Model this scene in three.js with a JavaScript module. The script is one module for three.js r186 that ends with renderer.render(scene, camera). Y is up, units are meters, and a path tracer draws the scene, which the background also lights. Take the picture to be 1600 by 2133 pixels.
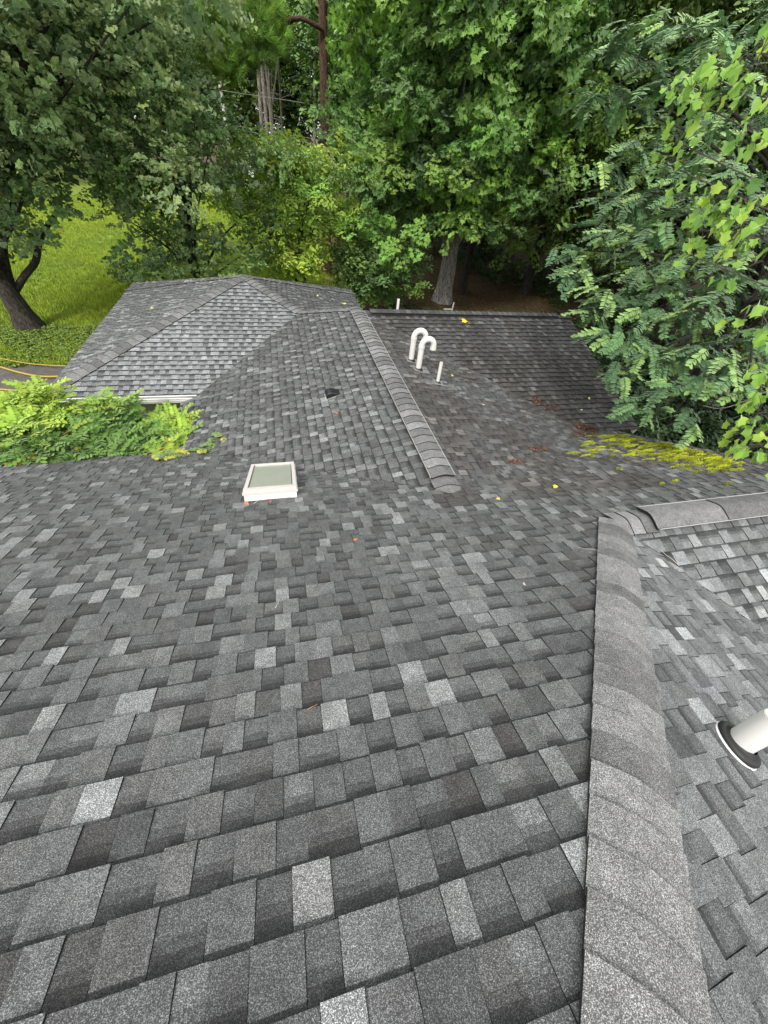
import * as THREE from 'three';
import { mergeGeometries } from 'three/addons/utils/BufferGeometryUtils.js';

/* ---------- camera, sky, sun, exposure ---------- */
const HC = 6.8;                                   // camera height above the lawn
const CAM = { f: 790.43, pitch: 44.3246, roll: 7.0469, yaw: 17.7801 };
const rad = THREE.MathUtils.degToRad;
const P = (u, v, h) => new THREE.Vector3(u, h + HC, -v);   // u right, v away, h relative to camera
const V3 = (x, y, z) => new THREE.Vector3(x, y, z);
const scene = new THREE.Scene();
const camera = new THREE.PerspectiveCamera(2 * Math.atan(1066.5 / CAM.f) * 180 / Math.PI, 768 / 1024, 0.05, 600);
const cF = V3(Math.sin(rad(CAM.yaw)) * Math.cos(rad(CAM.pitch)), -Math.sin(rad(CAM.pitch)), -Math.cos(rad(CAM.yaw)) * Math.cos(rad(CAM.pitch)));
const cR = V3(Math.cos(rad(CAM.yaw)), 0, Math.sin(rad(CAM.yaw)));
const cU = cR.clone().cross(cF);
camera.position.set(0, HC, 0);
camera.up.copy(cU.clone().multiplyScalar(Math.cos(rad(CAM.roll))).addScaledVector(cR, -Math.sin(rad(CAM.roll))));
camera.lookAt(camera.position.clone().add(cF));
camera.updateMatrixWorld();

const renderer = new THREE.WebGLRenderer({ antialias: true });
renderer.toneMapping = THREE.LinearToneMapping;
renderer.toneMappingExposure = 2.15;
renderer.shadowMap.enabled = true;
{ // overcast sky: even cloud, a little brighter overhead
  const w = 256, h = 128, d = new Float32Array(w * h * 4);
  for (let j = 0; j < h; j++) for (let i = 0; i < w; i++) {
    const el = ((j + 0.5) / h - 0.5) * Math.PI, az = (i + 0.5) / w * Math.PI * 2, s = Math.max(0, Math.sin(el));
    const cl = 0.04 * Math.sin(3 * az + 4 * s) + 0.03 * Math.sin(7 * az - 9 * s + 1.3);
    const L = (0.66 + 0.3 * s) * (1 + cl), k = (j * w + i) * 4;
    d[k] = L; d[k + 1] = L; d[k + 2] = L * 1.0; d[k + 3] = 1;
  }
  const t = new THREE.DataTexture(d, w, h, THREE.RGBAFormat, THREE.FloatType);
  t.mapping = THREE.EquirectangularReflectionMapping; t.magFilter = t.minFilter = THREE.LinearFilter; t.needsUpdate = true;
  scene.background = t; scene.environment = t;
}
const sun = new THREE.DirectionalLight(new THREE.Color(1, 0.96, 0.88), 1.5);
sun.position.copy(P(-11, -13, 17)); sun.target.position.copy(P(0, 6, -4)); sun.castShadow = true; sun.shadow.radius = 26;
sun.shadow.mapSize.set(4096, 4096);
Object.assign(sun.shadow.camera, { left: -45, right: 45, top: 45, bottom: -45, near: 1, far: 120 });
scene.add(sun, sun.target);

/* ---------- helpers ---------- */
function rng(seed) { let a = seed >>> 0; return () => { a = a + 0x6D2B79F5 | 0; let t = Math.imul(a ^ a >>> 15, 1 | a); t = t + Math.imul(t ^ t >>> 7, 61 | t) ^ t; return ((t ^ t >>> 14) >>> 0) / 4294967296; }; }
const lerp = THREE.MathUtils.lerp, clamp = THREE.MathUtils.clamp, smooth = THREE.MathUtils.smoothstep;
function hash2(x, y, s = 0) { let h = Math.imul(x | 0, 374761393) + Math.imul(y | 0, 668265263) + Math.imul(s, 974634777) | 0; h = Math.imul(h ^ h >>> 13, 1274126177); return ((h ^ h >>> 16) >>> 0) / 4294967296; }
function noise2(x, y, s = 0) { const i = Math.floor(x), j = Math.floor(y), f = x - i, g = y - j, a = f * f * (3 - 2 * f), b = g * g * (3 - 2 * g); return lerp(lerp(hash2(i, j, s), hash2(i + 1, j, s), a), lerp(hash2(i, j + 1, s), hash2(i + 1, j + 1, s), a), b); }
const fbm = (x, y, s = 0) => 0.5 * noise2(x, y, s) + 0.3 * noise2(x * 2.1 + 5, y * 2.1, s + 1) + 0.2 * noise2(x * 4.3, y * 4.3 + 9, s + 2);
const taken = {};
function numbered(n) { const k = taken[n] = (taken[n] ?? -1) + 1; return k ? n + '_' + String(k).padStart(3, '0') : n; }
function shade(o) { o.traverse((m) => { m.castShadow = m.receiveShadow = true; }); return o; }
function tag(o, label, category, group, kind) { if (label) o.userData.label = label; if (category) o.userData.category = category; if (group) o.userData.group = group; if (kind) o.userData.kind = kind; return o; }
function thing(name, label, category, pos, group) { const g = new THREE.Group(); g.name = numbered(name); if (pos) g.position.copy(pos); scene.add(g); return tag(g, label, category, group); }
function part(parent, name, geo, mat, at) { const m = new THREE.Mesh(geo, mat); m.name = name; if (at) m.position.copy(at); parent.add(m); return m; }
// a point seen in the picture (1600 x 2133) at a given range from the camera
function at(px, py, range) {
  const xi = (px - 800) / CAM.f, yi = (1066.5 - py) / CAM.f, r = rad(CAM.roll);
  const x = xi * Math.cos(r) - yi * Math.sin(r), y = xi * Math.sin(r) + yi * Math.cos(r);
  return cF.clone().addScaledVector(cR, x).addScaledVector(cU, y).normalize().multiplyScalar(range).add(camera.position);
}
function dataTex(n, fill, srgb = false, m = n) {
  const d = new Uint8Array(n * m * 4);
  for (let j = 0; j < m; j++) for (let i = 0; i < n; i++) { const c = fill(i, j), k = (j * n + i) * 4; for (let q = 0; q < 3; q++) d[k + q] = clamp(Math.round((c.length ? c[q] : c) * 255), 0, 255); d[k + 3] = 255; }
  const t = new THREE.DataTexture(d, n, m); t.wrapS = t.wrapT = THREE.RepeatWrapping; t.magFilter = THREE.LinearFilter; t.minFilter = THREE.LinearMipmapLinearFilter; t.generateMipmaps = true; if (srgb) t.colorSpace = THREE.SRGBColorSpace; t.needsUpdate = true; return t;
}
const std = (o) => new THREE.MeshStandardMaterial(o);
const rgb = (r, g, b) => new THREE.Color().setRGB(r, g, b);
function geo(pos, uv, col, idx) {
  const g = new THREE.BufferGeometry(); g.setAttribute('position', new THREE.Float32BufferAttribute(pos, 3));
  if (uv) g.setAttribute('uv', new THREE.Float32BufferAttribute(uv, 2));
  if (col) g.setAttribute('color', new THREE.Float32BufferAttribute(col, 3));
  if (idx) g.setIndex(idx); return g;
}
// a tube of changing radius along points
function limb(pts, r0, r1, seg = 10, sides = 8, rough = 0.06, seed = 1, flare = 0) {
  const c = new THREE.CatmullRomCurve3(pts), pos = [], uv = [], idx = [], len = c.getLength();
  let n = V3(1, 0, 0.13).normalize();
  for (let i = 0; i <= seg; i++) {
    const t = i / seg, p = c.getPointAt(t), d = c.getTangentAt(t);
    n.addScaledVector(d, -n.dot(d)).normalize(); const b = d.clone().cross(n);
    for (let k = 0; k <= sides; k++) {
      const a = k / sides * Math.PI * 2, kk = k % sides;
      let r = lerp(r0, r1, Math.pow(t, 0.8)) * (1 + rough * (noise2(kk * 1.3, t * len * 1.2, seed) * 2 - 1) * 2);
      if (flare) r *= 1 + flare * Math.exp(-t * len / 0.45) * (0.6 + 0.8 * noise2(kk * 0.9, 3, seed + 7));
      pos.push(p.x + (n.x * Math.cos(a) + b.x * Math.sin(a)) * r, p.y + (n.y * Math.cos(a) + b.y * Math.sin(a)) * r, p.z + (n.z * Math.cos(a) + b.z * Math.sin(a)) * r);
      uv.push(k / sides * Math.max(1, Math.round(r0 * 6.28)), t * len);
    }
  }
  for (let i = 0; i < seg; i++) for (let k = 0; k < sides; k++) { const a = i * (sides + 1) + k, b = a + sides + 1; idx.push(a, b, a + 1, b, b + 1, a + 1); }
  const g = geo(pos, uv, null, idx); g.computeVertexNormals(); return g;
}

/* ---------- materials ---------- */
const R0 = rng(11);
const granuleTex = (() => {   // mineral granules, about 2 mm to a pixel
  const n = 1024, raw = new Float32Array(n * n);
  for (let i = 0; i < n * n; i++) { const r = R0(); raw[i] = r > 0.88 ? 0.75 + 0.35 * R0() : r < 0.45 ? 0.045 + 0.08 * R0() : 0.14 + 0.17 * R0(); }
  return dataTex(n, (i, j) => {
    const q = (a, b) => raw[((j + b + n) % n) * n + (i + a + n) % n];
    const v = 0.76 * q(0, 0) + 0.14 * q(1, 0) + 0.1 * q(0, 1);
    const blot = 0.68 + 0.64 * (noise2(i / 64, j / 64, 3) * 0.55 + 0.45 * noise2(i / 19, j / 19, 4));
    return clamp(v * blot, 0, 1);
  });
})();
const M = {
  shingle: std({ map: granuleTex, bumpMap: granuleTex, bumpScale: 0.0016, roughness: 0.93, vertexColors: true }),
  felt: std({ color: rgb(0.025, 0.025, 0.026), roughness: 1 }),
  ventBody: std({ color: rgb(0.02, 0.02, 0.021), roughness: 0.8 }),
  alu: std({ color: rgb(0.42, 0.42, 0.41), roughness: 0.45, metalness: 0.3 }),
  white: std({ color: rgb(0.72, 0.71, 0.69), roughness: 0.55 }),
  gutter: std({ color: rgb(0.74, 0.74, 0.73), roughness: 0.4 }),
  pvc: std({ color: rgb(0.66, 0.65, 0.625), roughness: 0.35 }),
  rubber: std({ color: rgb(0.012, 0.012, 0.013), roughness: 0.55 }),
  black: std({ color: rgb(0.012, 0.013, 0.016), roughness: 0.4 }),
  siding: std({ color: rgb(0.62, 0.59, 0.53), roughness: 0.85 }),
  lead: std({ color: rgb(0.2, 0.2, 0.2), roughness: 0.7 }),
  flash: std({ color: rgb(0.45, 0.46, 0.46), roughness: 0.5, metalness: 0.4 }),
};
const M_MEAN = 0.25;          // mean of the granule texture

/* ---------- the roof: planes fitted to the photograph ---------- */
const F = { hA: -1.5676, v0: 0.218, u1: 1.7659, h1: -2.9027, vJ: 9.5674, uP: -0.8378, vP: 12.077, hP: -2.9112, v3: 1.8956, uK: 2.9117, sA: 0.4359, sB: 0.3669, sC: 0.2731, sD: 0.3008, sP: 0.3314, uE: -4.6806, h2: -2.9559, sK: 0.397 };
const hK = F.hA - F.sA * F.v3, v1 = (F.hA - F.h1) / F.sA, vV = (F.hA - F.h2 + F.sD * F.vJ) / (F.sD + F.sA);
const TOP = -1.3, EAVE_A = 5.9, EAVE_F = 8.14, RAKE = 6.8, GABLE = 7.55, EAVE_G = 2.65;
const lin = (a, bu, bv) => ({ a, bu, bv, h: (u, v) => a + bu * u + bv * v });
const L = {
  A: lin(F.hA, 0, -F.sA), B: lin(F.h1 - F.sB * F.u1, F.sB, 0), C: lin(F.h1 + F.sC * F.u1, -F.sC, 0), D: lin(F.h2 - F.sD * F.vJ, 0, F.sD),
  K: lin(F.h1 + F.sK * F.vJ, 0, -F.sK), I: lin(hK - F.sA * F.v3, 0, F.sA), J: lin(hK + 0.443 * F.uK, -0.443, 0),
  E: lin(F.hP - F.sP * F.uP, F.sP, 0), F: lin(F.hP - F.sP * F.vP, 0, F.sP), G: lin(F.hP + F.sP * F.uP, -F.sP, 0), H: lin(F.hP + F.sP * F.vP, 0, -F.sP),
};
const above = (p, q) => [L[p].bu - L[q].bu, L[p].bv - L[q].bv, L[p].a - L[q].a];   // p >= q
const uMax = (x) => [-1, 0, x], uMin = (x) => [1, 0, -x], vMax = (x) => [0, -1, x], vMin = (x) => [0, 1, -x];
function clip(poly, [a, b, c]) {
  const out = [];
  for (let i = 0; i < poly.length; i++) {
    const p = poly[i], q = poly[(i + 1) % poly.length], d = a * p[0] + b * p[1] + c, e = a * q[0] + b * q[1] + c;
    if (d >= 0) out.push(p);
    if ((d >= 0) !== (e >= 0)) { const t = d / (d - e); out.push([lerp(p[0], q[0], t), lerp(p[1], q[1], t)]); }
  }
  return out;
}
const area2 = (p) => { let s = 0; for (let i = 0; i < p.length; i++) { const a = p[i], b = p[(i + 1) % p.length]; s += a[0] * b[1] - a[1] * b[0]; } return s / 2; };
const SLOPES = {
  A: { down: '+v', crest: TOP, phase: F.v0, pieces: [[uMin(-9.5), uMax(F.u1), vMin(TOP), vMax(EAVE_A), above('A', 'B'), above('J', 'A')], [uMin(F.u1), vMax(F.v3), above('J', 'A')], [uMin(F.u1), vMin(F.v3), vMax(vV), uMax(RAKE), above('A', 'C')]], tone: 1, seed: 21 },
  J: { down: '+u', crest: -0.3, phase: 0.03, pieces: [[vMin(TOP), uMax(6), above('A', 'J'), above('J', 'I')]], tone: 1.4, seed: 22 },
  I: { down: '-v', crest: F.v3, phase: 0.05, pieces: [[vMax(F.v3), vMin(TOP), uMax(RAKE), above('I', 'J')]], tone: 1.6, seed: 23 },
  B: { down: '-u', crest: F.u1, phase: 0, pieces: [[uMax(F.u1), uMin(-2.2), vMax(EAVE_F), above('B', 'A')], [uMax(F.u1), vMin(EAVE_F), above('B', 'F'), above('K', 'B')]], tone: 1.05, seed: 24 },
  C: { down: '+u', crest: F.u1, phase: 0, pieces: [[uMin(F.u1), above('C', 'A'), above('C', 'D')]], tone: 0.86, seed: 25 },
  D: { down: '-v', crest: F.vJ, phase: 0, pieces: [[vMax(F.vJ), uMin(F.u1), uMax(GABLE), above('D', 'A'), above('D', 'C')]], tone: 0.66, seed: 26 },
  F: { down: '-v', crest: F.vP, phase: 0, pieces: [[vMin(EAVE_F), above('F', 'B'), above('E', 'F'), above('G', 'F')]], tone: 1.5, seed: 27, blue: 1 },  // blue flag: reflected sky light put into paler, bluer tab colours of this slope
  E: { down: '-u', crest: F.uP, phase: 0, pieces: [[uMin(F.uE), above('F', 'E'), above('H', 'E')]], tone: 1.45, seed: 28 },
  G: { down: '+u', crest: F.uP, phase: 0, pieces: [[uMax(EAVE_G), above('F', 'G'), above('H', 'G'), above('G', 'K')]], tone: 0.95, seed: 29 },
};
const WHERE = { A: 'long back slope below the camera', J: 'slope right of the near hip', I: 'slope under the near right ridge vent', B: 'left slope of the middle ridge', C: 'right slope of the middle ridge holding the white pipes', D: 'dark far right slope under the trees', F: 'pale front slope of the pyramid roof', E: 'left slope of the pyramid roof', G: 'right slope of the pyramid roof' };
const house = thing('house', 'large house with rambling grey asphalt shingle roof of hips, ridges and valleys', 'house', V3(0, 0, 0));
const EXPO = 0.143, tabs = [];
const camInv = camera.matrixWorld.clone().invert();
function screen(p) { const q = p.clone().applyMatrix4(camInv); if (q.z > -0.2) return null; return [800 + CAM.f * q.x / -q.z, 1066.5 - CAM.f * q.y / -q.z, -q.z]; }
const streaks = [[2.76, 6.32, 'C'], [2.47, 6.77, 'C'], [2.45, 7.11, 'C'], [0.79, 6.16, 'B']];   // washed pale below metal flashings
for (const [key, S] of Object.entries(SLOPES)) {
  const line = L[key], slope = Math.hypot(line.bu, line.bv), k = Math.sqrt(1 + slope * slope), R = rng(S.seed * 97);
  const alongU = S.down[1] === 'v', sg = S.down[0] === '+' ? 1 : -1;
  const toUV = (s, t) => alongU ? [s, S.crest + sg * t] : [S.crest + sg * t, s];
  const nrm = P(-line.bu, -line.bv, 1 - HC).normalize(); // normal of h - bu u - bv v
  const pt = (s, t, z) => { const [u, v] = toUV(s, t); return P(u, v, line.h(u, v)).addScaledVector(nrm, z); };
  const big = [[-12, -4], [12, -4], [12, 20], [-12, 20]];
  const polys = S.pieces.map((pc) => pc.reduce((p, h) => clip(p, h), big)).filter((p) => p.length > 2);
  // deck sheet
  const dp = []; for (const p of polys) for (let i = 1; i < p.length - 1; i++) for (const q of [p[0], p[i], p[i + 1]]) { const w = P(q[0], q[1], line.h(q[0], q[1])).addScaledVector(nrm, -0.008); dp.push(w.x, w.y, w.z); }
  S.deck = part(house, 'roof_slope', geo(dp), M.felt); tag(S.deck, WHERE[key]);
  // local extents
  let s0 = 1e9, s1 = -1e9, t0 = 1e9, t1 = -1e9;
  for (const p of polys) for (const [u, v] of p) { const s = alongU ? u : v, t = sg * ((alongU ? v : u) - S.crest); s0 = Math.min(s0, s); s1 = Math.max(s1, s); t0 = Math.min(t0, t); t1 = Math.max(t1, t); }
  const Ep = EXPO / k, ph = S.phase !== undefined && key === 'A' ? ((S.phase - S.crest) % Ep + Ep) % Ep - Ep : S.phase;
  for (let i = Math.floor((t0 - ph) / Ep) - 1; ph + i * Ep < t1; i++) {
    const ta = ph + i * Ep, tb = ta + Ep, wob = (R() - 0.5) * 0.006;
    let s = s0 - R() * 0.3, raised = R() < 0.5, run = 0;
    const rowTone = 1 + (R() - 0.5) * 0.08;
    while (s < s1) {
      const r = R(), w = r < 0.88 ? 0.075 + 0.05 * R() : 0.125 + 0.045 * R();
      const e = s + w, jit = (R() - 0.5) * 0.005;
      const rect = [toUV(s, ta - 0.004), toUV(e, ta - 0.004), toUV(e, tb + wob + jit), toUV(s, tb + wob + jit)];
      if (area2(rect) < 0) rect.reverse();
      const A0 = Math.abs(area2(rect)), got = []; let sum = 0;
      for (const pc of S.pieces) { const c = pc.reduce((p, h) => clip(p, h), rect); if (c.length > 2) { const a = Math.abs(area2(c)); if (a > 1e-5) { got.push(c); sum += a; } } }
      const use = sum > A0 * 0.999 ? [rect] : got;
      // tone: blended granule colours, a few pale and a few very dark tabs
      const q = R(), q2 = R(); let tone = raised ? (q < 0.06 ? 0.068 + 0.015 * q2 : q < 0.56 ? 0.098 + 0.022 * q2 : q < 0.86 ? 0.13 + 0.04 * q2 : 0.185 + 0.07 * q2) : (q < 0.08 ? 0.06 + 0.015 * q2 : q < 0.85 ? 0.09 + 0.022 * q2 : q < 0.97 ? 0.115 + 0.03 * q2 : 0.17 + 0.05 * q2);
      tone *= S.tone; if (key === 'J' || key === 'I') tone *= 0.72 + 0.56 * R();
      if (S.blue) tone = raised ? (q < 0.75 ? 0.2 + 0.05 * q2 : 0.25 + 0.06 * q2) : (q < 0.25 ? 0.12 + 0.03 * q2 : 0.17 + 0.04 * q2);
      const [cu, cv] = toUV(s + w / 2, (ta + tb) / 2);
      for (const [pu, pv, pk] of streaks) if (pk === key) { const dn = (alongU ? cv - pv : cu - pu) * sg, la = Math.abs(alongU ? cu - pu : cv - pv); if (dn > -0.1 && dn < 0.3 + 0.4 * R() && la < 0.13 && R() < 0.7) tone = Math.max(tone, 0.15 + 0.08 * R()); }
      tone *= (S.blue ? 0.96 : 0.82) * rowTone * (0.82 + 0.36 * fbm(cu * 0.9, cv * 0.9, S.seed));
      const stain = (key === 'A' && cu > 1.5 && cv > 2.6) || key === 'C' || key === 'D' ? smooth(fbm(cu * 1.4 + 3, cv * 1.4, 91), 0.42, 0.6) * (key === 'A' ? 0.34 : 0.28) : 0; tone *= 1 - stain;   // algae stained patches by the valley
      const warm = R();
      const col = stain > 0.1 ? [tone * 1.04, tone * 0.99, tone * 0.93] : tone < 0.06 ? [tone * 1.03, tone * 0.985, tone * 0.99] : [tone * lerp(0.97, 1.0, warm), tone * 1.0, tone * lerp(1.0, 0.985, warm)];
      if (!stain) { col[0] *= 0.98; col[2] *= 1.02; } if (S.blue) { col[2] *= 1.02; col[0] *= 0.99; } if (key === 'J' || key === 'I') { col[0] *= 0.98; }
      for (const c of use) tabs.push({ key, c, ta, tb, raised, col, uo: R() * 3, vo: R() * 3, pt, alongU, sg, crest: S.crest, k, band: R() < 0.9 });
      { const flip = ++run > 1 || R() < (S.blue ? 0.93 : key === 'A' || key === 'J' ? (raised ? 0.84 : 0.76) : raised ? 0.8 : 0.7); s = e + (flip ? 0.0016 : 0.0003); if (flip) { raised = !raised; run = 0; } }
    }
  }
  S.zAt = (t, ta, tb, up) => lerp(0.0015, up ? 0.02 : 0.0115, clamp((t - ta) / (tb - ta), 0, 1));
}
function tabGeo(T) {
  const pos = [], uv = [], col = [], S = SLOPES[T.key];
  const loc = T.c.map(([u, v]) => T.alongU ? [u, T.sg * (v - T.crest)] : [v, T.sg * (u - T.crest)]);
  if (area2(loc) < 0) loc.reverse();
  const flip = T.pt(0, 0, 0), ax = T.pt(1, 0, 0).sub(flip), ay = T.pt(0, 1, 0).sub(flip), up = ax.cross(ay).y > 0;
  const put = (s, t, z, c) => { const p = T.pt(s, t, z); pos.push(p.x, p.y, p.z); uv.push((s + T.uo) / 1.25, (t * T.k + T.vo + z) / 1.25); col.push(c[0] / M_MEAN, c[1] / M_MEAN, c[2] / M_MEAN); };
  const zt = (t) => S.zAt(t, T.ta, T.tb, T.raised);
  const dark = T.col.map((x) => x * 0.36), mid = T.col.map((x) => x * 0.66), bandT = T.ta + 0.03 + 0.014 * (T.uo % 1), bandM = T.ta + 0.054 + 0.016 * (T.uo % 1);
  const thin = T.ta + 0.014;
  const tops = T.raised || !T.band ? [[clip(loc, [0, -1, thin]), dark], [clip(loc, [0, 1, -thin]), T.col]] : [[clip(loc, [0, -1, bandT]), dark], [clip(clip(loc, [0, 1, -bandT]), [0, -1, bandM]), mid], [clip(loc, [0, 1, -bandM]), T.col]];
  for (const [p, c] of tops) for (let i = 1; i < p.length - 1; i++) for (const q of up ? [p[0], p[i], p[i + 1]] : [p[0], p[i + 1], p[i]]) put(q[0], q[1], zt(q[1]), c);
  for (let i = 0; i < loc.length; i++) {   // edges down to the deck
    let a = loc[i], b = loc[(i + 1) % loc.length]; if (!up) [a, b] = [b, a];
    const c = [0.012, 0.012, 0.012], z = -0.004;
    put(a[0], a[1], zt(a[1]), c); put(a[0], a[1], z, c); put(b[0], b[1], z, c);
    put(a[0], a[1], zt(a[1]), c); put(b[0], b[1], z, c); put(b[0], b[1], zt(b[1]), c);
  }
  return [pos, uv, col];
}
{ // the 300 shingle tabs that show largest are pieces of their own; the rest of each slope is joined
  for (const T of tabs) {
    const q = T.c.map(([u, v]) => screen(P(u, v, L[T.key].h(u, v))));
    T.show = q.every((x) => x) ? Math.abs(area2(q.map((x) => [clamp(x[0], 0, 1600), clamp(x[1], 0, 2133)]))) : 0;
  }
  const order = tabs.slice().sort((a, b) => b.show - a.show); order.slice(0, 300).forEach((T) => { T.own = true; });
  const rest = {};
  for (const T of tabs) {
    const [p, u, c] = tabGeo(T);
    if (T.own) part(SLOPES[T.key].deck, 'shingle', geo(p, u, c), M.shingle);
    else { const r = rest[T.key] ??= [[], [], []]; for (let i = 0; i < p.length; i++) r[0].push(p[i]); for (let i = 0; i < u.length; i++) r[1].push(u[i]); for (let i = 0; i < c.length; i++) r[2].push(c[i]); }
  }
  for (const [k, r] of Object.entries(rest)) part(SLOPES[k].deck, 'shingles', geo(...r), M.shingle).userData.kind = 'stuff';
}
// hidden back slopes, plain
for (const [key, hs] of [['K', [vMin(F.vJ), vMax(13), uMax(GABLE), uMin(0.3), above('B', 'K')]], ['H', [vMin(F.vP), vMax(15.2), above('E', 'H'), above('G', 'H')]]]) {
  const p = hs.reduce((q, h) => clip(q, h), [[-12, -4], [12, -4], [12, 20], [-12, 20]]), d = [];
  for (let i = 1; i < p.length - 1; i++) for (const q of [p[0], p[i], p[i + 1]]) { const w = P(q[0], q[1], L[key].h(q[0], q[1])); d.push(w.x, w.y, w.z); }
  part(house, 'roof_slope', geo(d), std({ color: rgb(0.09, 0.09, 0.09), roughness: 0.95 }));
}
/* caps, ridge vents */
function capFrame(p0, p1, ka, kb) {
  const d = p1.clone().sub(p0).normalize();
  const side = (k) => { const n = P(-L[k].bu, -L[k].bv, 1 - HC).normalize(), w = d.clone().cross(n).normalize(); if (w.y > 0) w.negate(); return w; };
  return { d, wl: side(ka), wr: side(kb) };
}
function strip(p0, fr, ta, tb, hw, la, lb, thick, tone, seed, eps = 0.28, M8 = 10) {
  const pos = [], uv = [], col = [], idx = [], R = rng(seed), uo = R() * 2, vo = R() * 2, up = V3(0, 1, 0);
  const X = (a, t, lift) => p0.clone().addScaledVector(fr.d, t).addScaledVector(fr.wr.clone().sub(fr.wl), a * hw / 2).addScaledVector(fr.wr.clone().add(fr.wl), (Math.sqrt(a * a + eps * eps) - eps) * hw / 2).addScaledVector(up, lift);
  const add = (p, s, t, c) => { pos.push(p.x, p.y, p.z); uv.push((s + uo) / 1.25, (t + vo) / 1.25); col.push(c / M_MEAN, c / M_MEAN, c * 0.995 / M_MEAN); return pos.length / 3 - 1; };
  const T = [0, 0.5, 1];
  const rows = T.map((f) => { const t = lerp(ta, tb, f), l = lerp(la, lb, f), r = []; for (let k = 0; k <= M8; k++) { const a = -1 + 2 * k / M8; r.push(add(X(a, t, l), a * hw, t, tone)); } return r; });
  for (let j = 0; j < 2; j++) for (let k = 0; k < M8; k++) idx.push(rows[j][k], rows[j + 1][k], rows[j][k + 1], rows[j + 1][k], rows[j + 1][k + 1], rows[j][k + 1]);
  // ends and side edges
  for (const [t, l, dirn] of [[ta, la, 1], [tb, lb, -1]]) { let prev = null; for (let k = 0; k <= M8; k++) { const a = -1 + 2 * k / M8, q = [add(X(a, t, l), a * hw, t, 0.014), add(X(a, t, l - thick), a * hw, t - thick, 0.014)]; if (prev) dirn > 0 ? idx.push(prev[0], q[0], prev[1], q[0], q[1], prev[1]) : idx.push(prev[0], prev[1], q[0], q[0], prev[1], q[1]); prev = q; } }
  for (const a of [-1, 1]) { const q = [add(X(a, ta, la), 0, ta, 0.014), add(X(a, tb, lb), 0, tb, 0.014), add(X(a, ta, la - thick), thick, ta, 0.014), add(X(a, tb, lb - thick), thick, tb, 0.014)]; idx.push(q[0], q[2], q[1], q[1], q[2], q[3]); }
  const g = geo(pos, uv, col, idx); g.computeVertexNormals(); return { g, X };
}
function capRow(label, p0, p1, ka, kb, o = {}) {   // caps from the low or near end p0 to p1; each overlaps the one before it
  const len = p0.distanceTo(p1), fr = capFrame(p0, p1, ka, kb), hw = o.hw ?? 0.15, ex = o.ex ?? EXPO, base = o.lift ?? 0.016, R = rng(o.seed ?? 5);
  const row = new THREE.Group(); row.name = o.vent ? 'ridge_vent' : 'cap_row'; house.add(row); tag(row, label);
  if (o.vent) {
    const b = strip(p0, fr, 0, len, hw * 0.97, base - 0.006, base - 0.006, 0.02, 0.02, 3);
    part(row, 'vent_strip', b.g, M.ventBody);
    for (const a of [-1, 1]) { const q0 = b.X(a * 1.08, 0.0, base + 0.007), q1 = b.X(a * 1.08, len, base + 0.007); const c = new THREE.LineCurve3(q0, q1); part(row, 'metal_edge', new THREE.TubeGeometry(c, 1, 0.005, 6), o.darkEdge ? M.ventBody : M.alu); }
  }
  const n = Math.max(1, Math.round(len / ex)), e = len / n;
  for (let i = 0; i < n; i++) {
    const q = R(), tone = (o.tone ?? 0.135) * (q < 0.33 ? 0.72 + 0.1 * R() : q > 0.66 ? 1.15 + 0.15 * R() : 0.92 + 0.16 * R());
    part(row, 'ridge_cap', strip(p0, fr, i * e - (o.vent && !i ? 0.015 : 0), (i + 1) * e + 0.02, hw * (1 + 0.015 * (R() - 0.5)), base + 0.011, base - 0.001, 0.011, tone, 100 + i * 7 + (o.seed ?? 0)).g, M.shingle);
  }
  return row;
}
const apex = P(F.uP, F.vP, F.hP), Jn = P(F.u1, F.vJ, F.h1), tJ = (F.hP - F.h1 + F.sB * (F.u1 - F.uP)) / (F.sP + F.sB), joint = P(F.uP + tJ, F.vP - tJ, F.hP - F.sP * tJ);
const cornerE = P(F.uE, F.vP - (F.uP - F.uE), F.hP - F.sP * (F.uP - F.uE)), backL = P(F.uE, 15.17, F.hP - F.sP * (F.uP - F.uE)), backR = P(EAVE_G, 15.1, F.hP - F.sP * (EAVE_G - F.uP));
capRow('near hip of broad smooth grey caps', P(F.uK, F.v3, hK), P(F.uK - 3.1 * F.sA / 0.443, F.v3 - 3.1, hK + 3.1 * F.sA), 'A', 'J', { hw: 0.158, tone: 0.144, seed: 31, lift: 0.02 });
capRow('plain caps at the start of the near right ridge', P(F.uK - 0.03, F.v3, hK), P(3.3, F.v3, hK), 'A', 'I', { hw: 0.165, tone: 0.163, seed: 32, ex: 0.12, lift: 0.022 });
capRow('near right ridge vent with pale metal edges', P(3.28, F.v3, hK), P(RAKE - 0.1, F.v3, hK), 'A', 'I', { hw: 0.16, tone: 0.150, seed: 33, vent: true, lift: 0.058, ex: 0.9 });
capRow('plain cap at the near foot of the middle ridge', P(F.u1, v1 - 0.12, F.h1 + 0.012), P(F.u1, v1 + 0.3, F.h1 + 0.004), 'B', 'C', { hw: 0.17, tone: 0.138, seed: 34, ex: 0.2 });
capRow('middle ridge vent with pale metal edges running away', P(F.u1, v1 + 0.26, F.h1), P(F.u1, F.vJ - 0.22, F.h1), 'B', 'C', { hw: 0.16, tone: 0.156, seed: 35, vent: true, lift: 0.05, ex: 0.17 });
capRow('plain caps at the far end of the middle ridge', P(F.u1, F.vJ - 0.26, F.h1), P(F.u1, F.vJ + 0.1, F.h1), 'B', 'C', { hw: 0.17, seed: 36 });
capRow('caps from ridge junction to the pyramid roof', joint, Jn, 'B', 'K', { seed: 37, tone: 0.125 });
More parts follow.
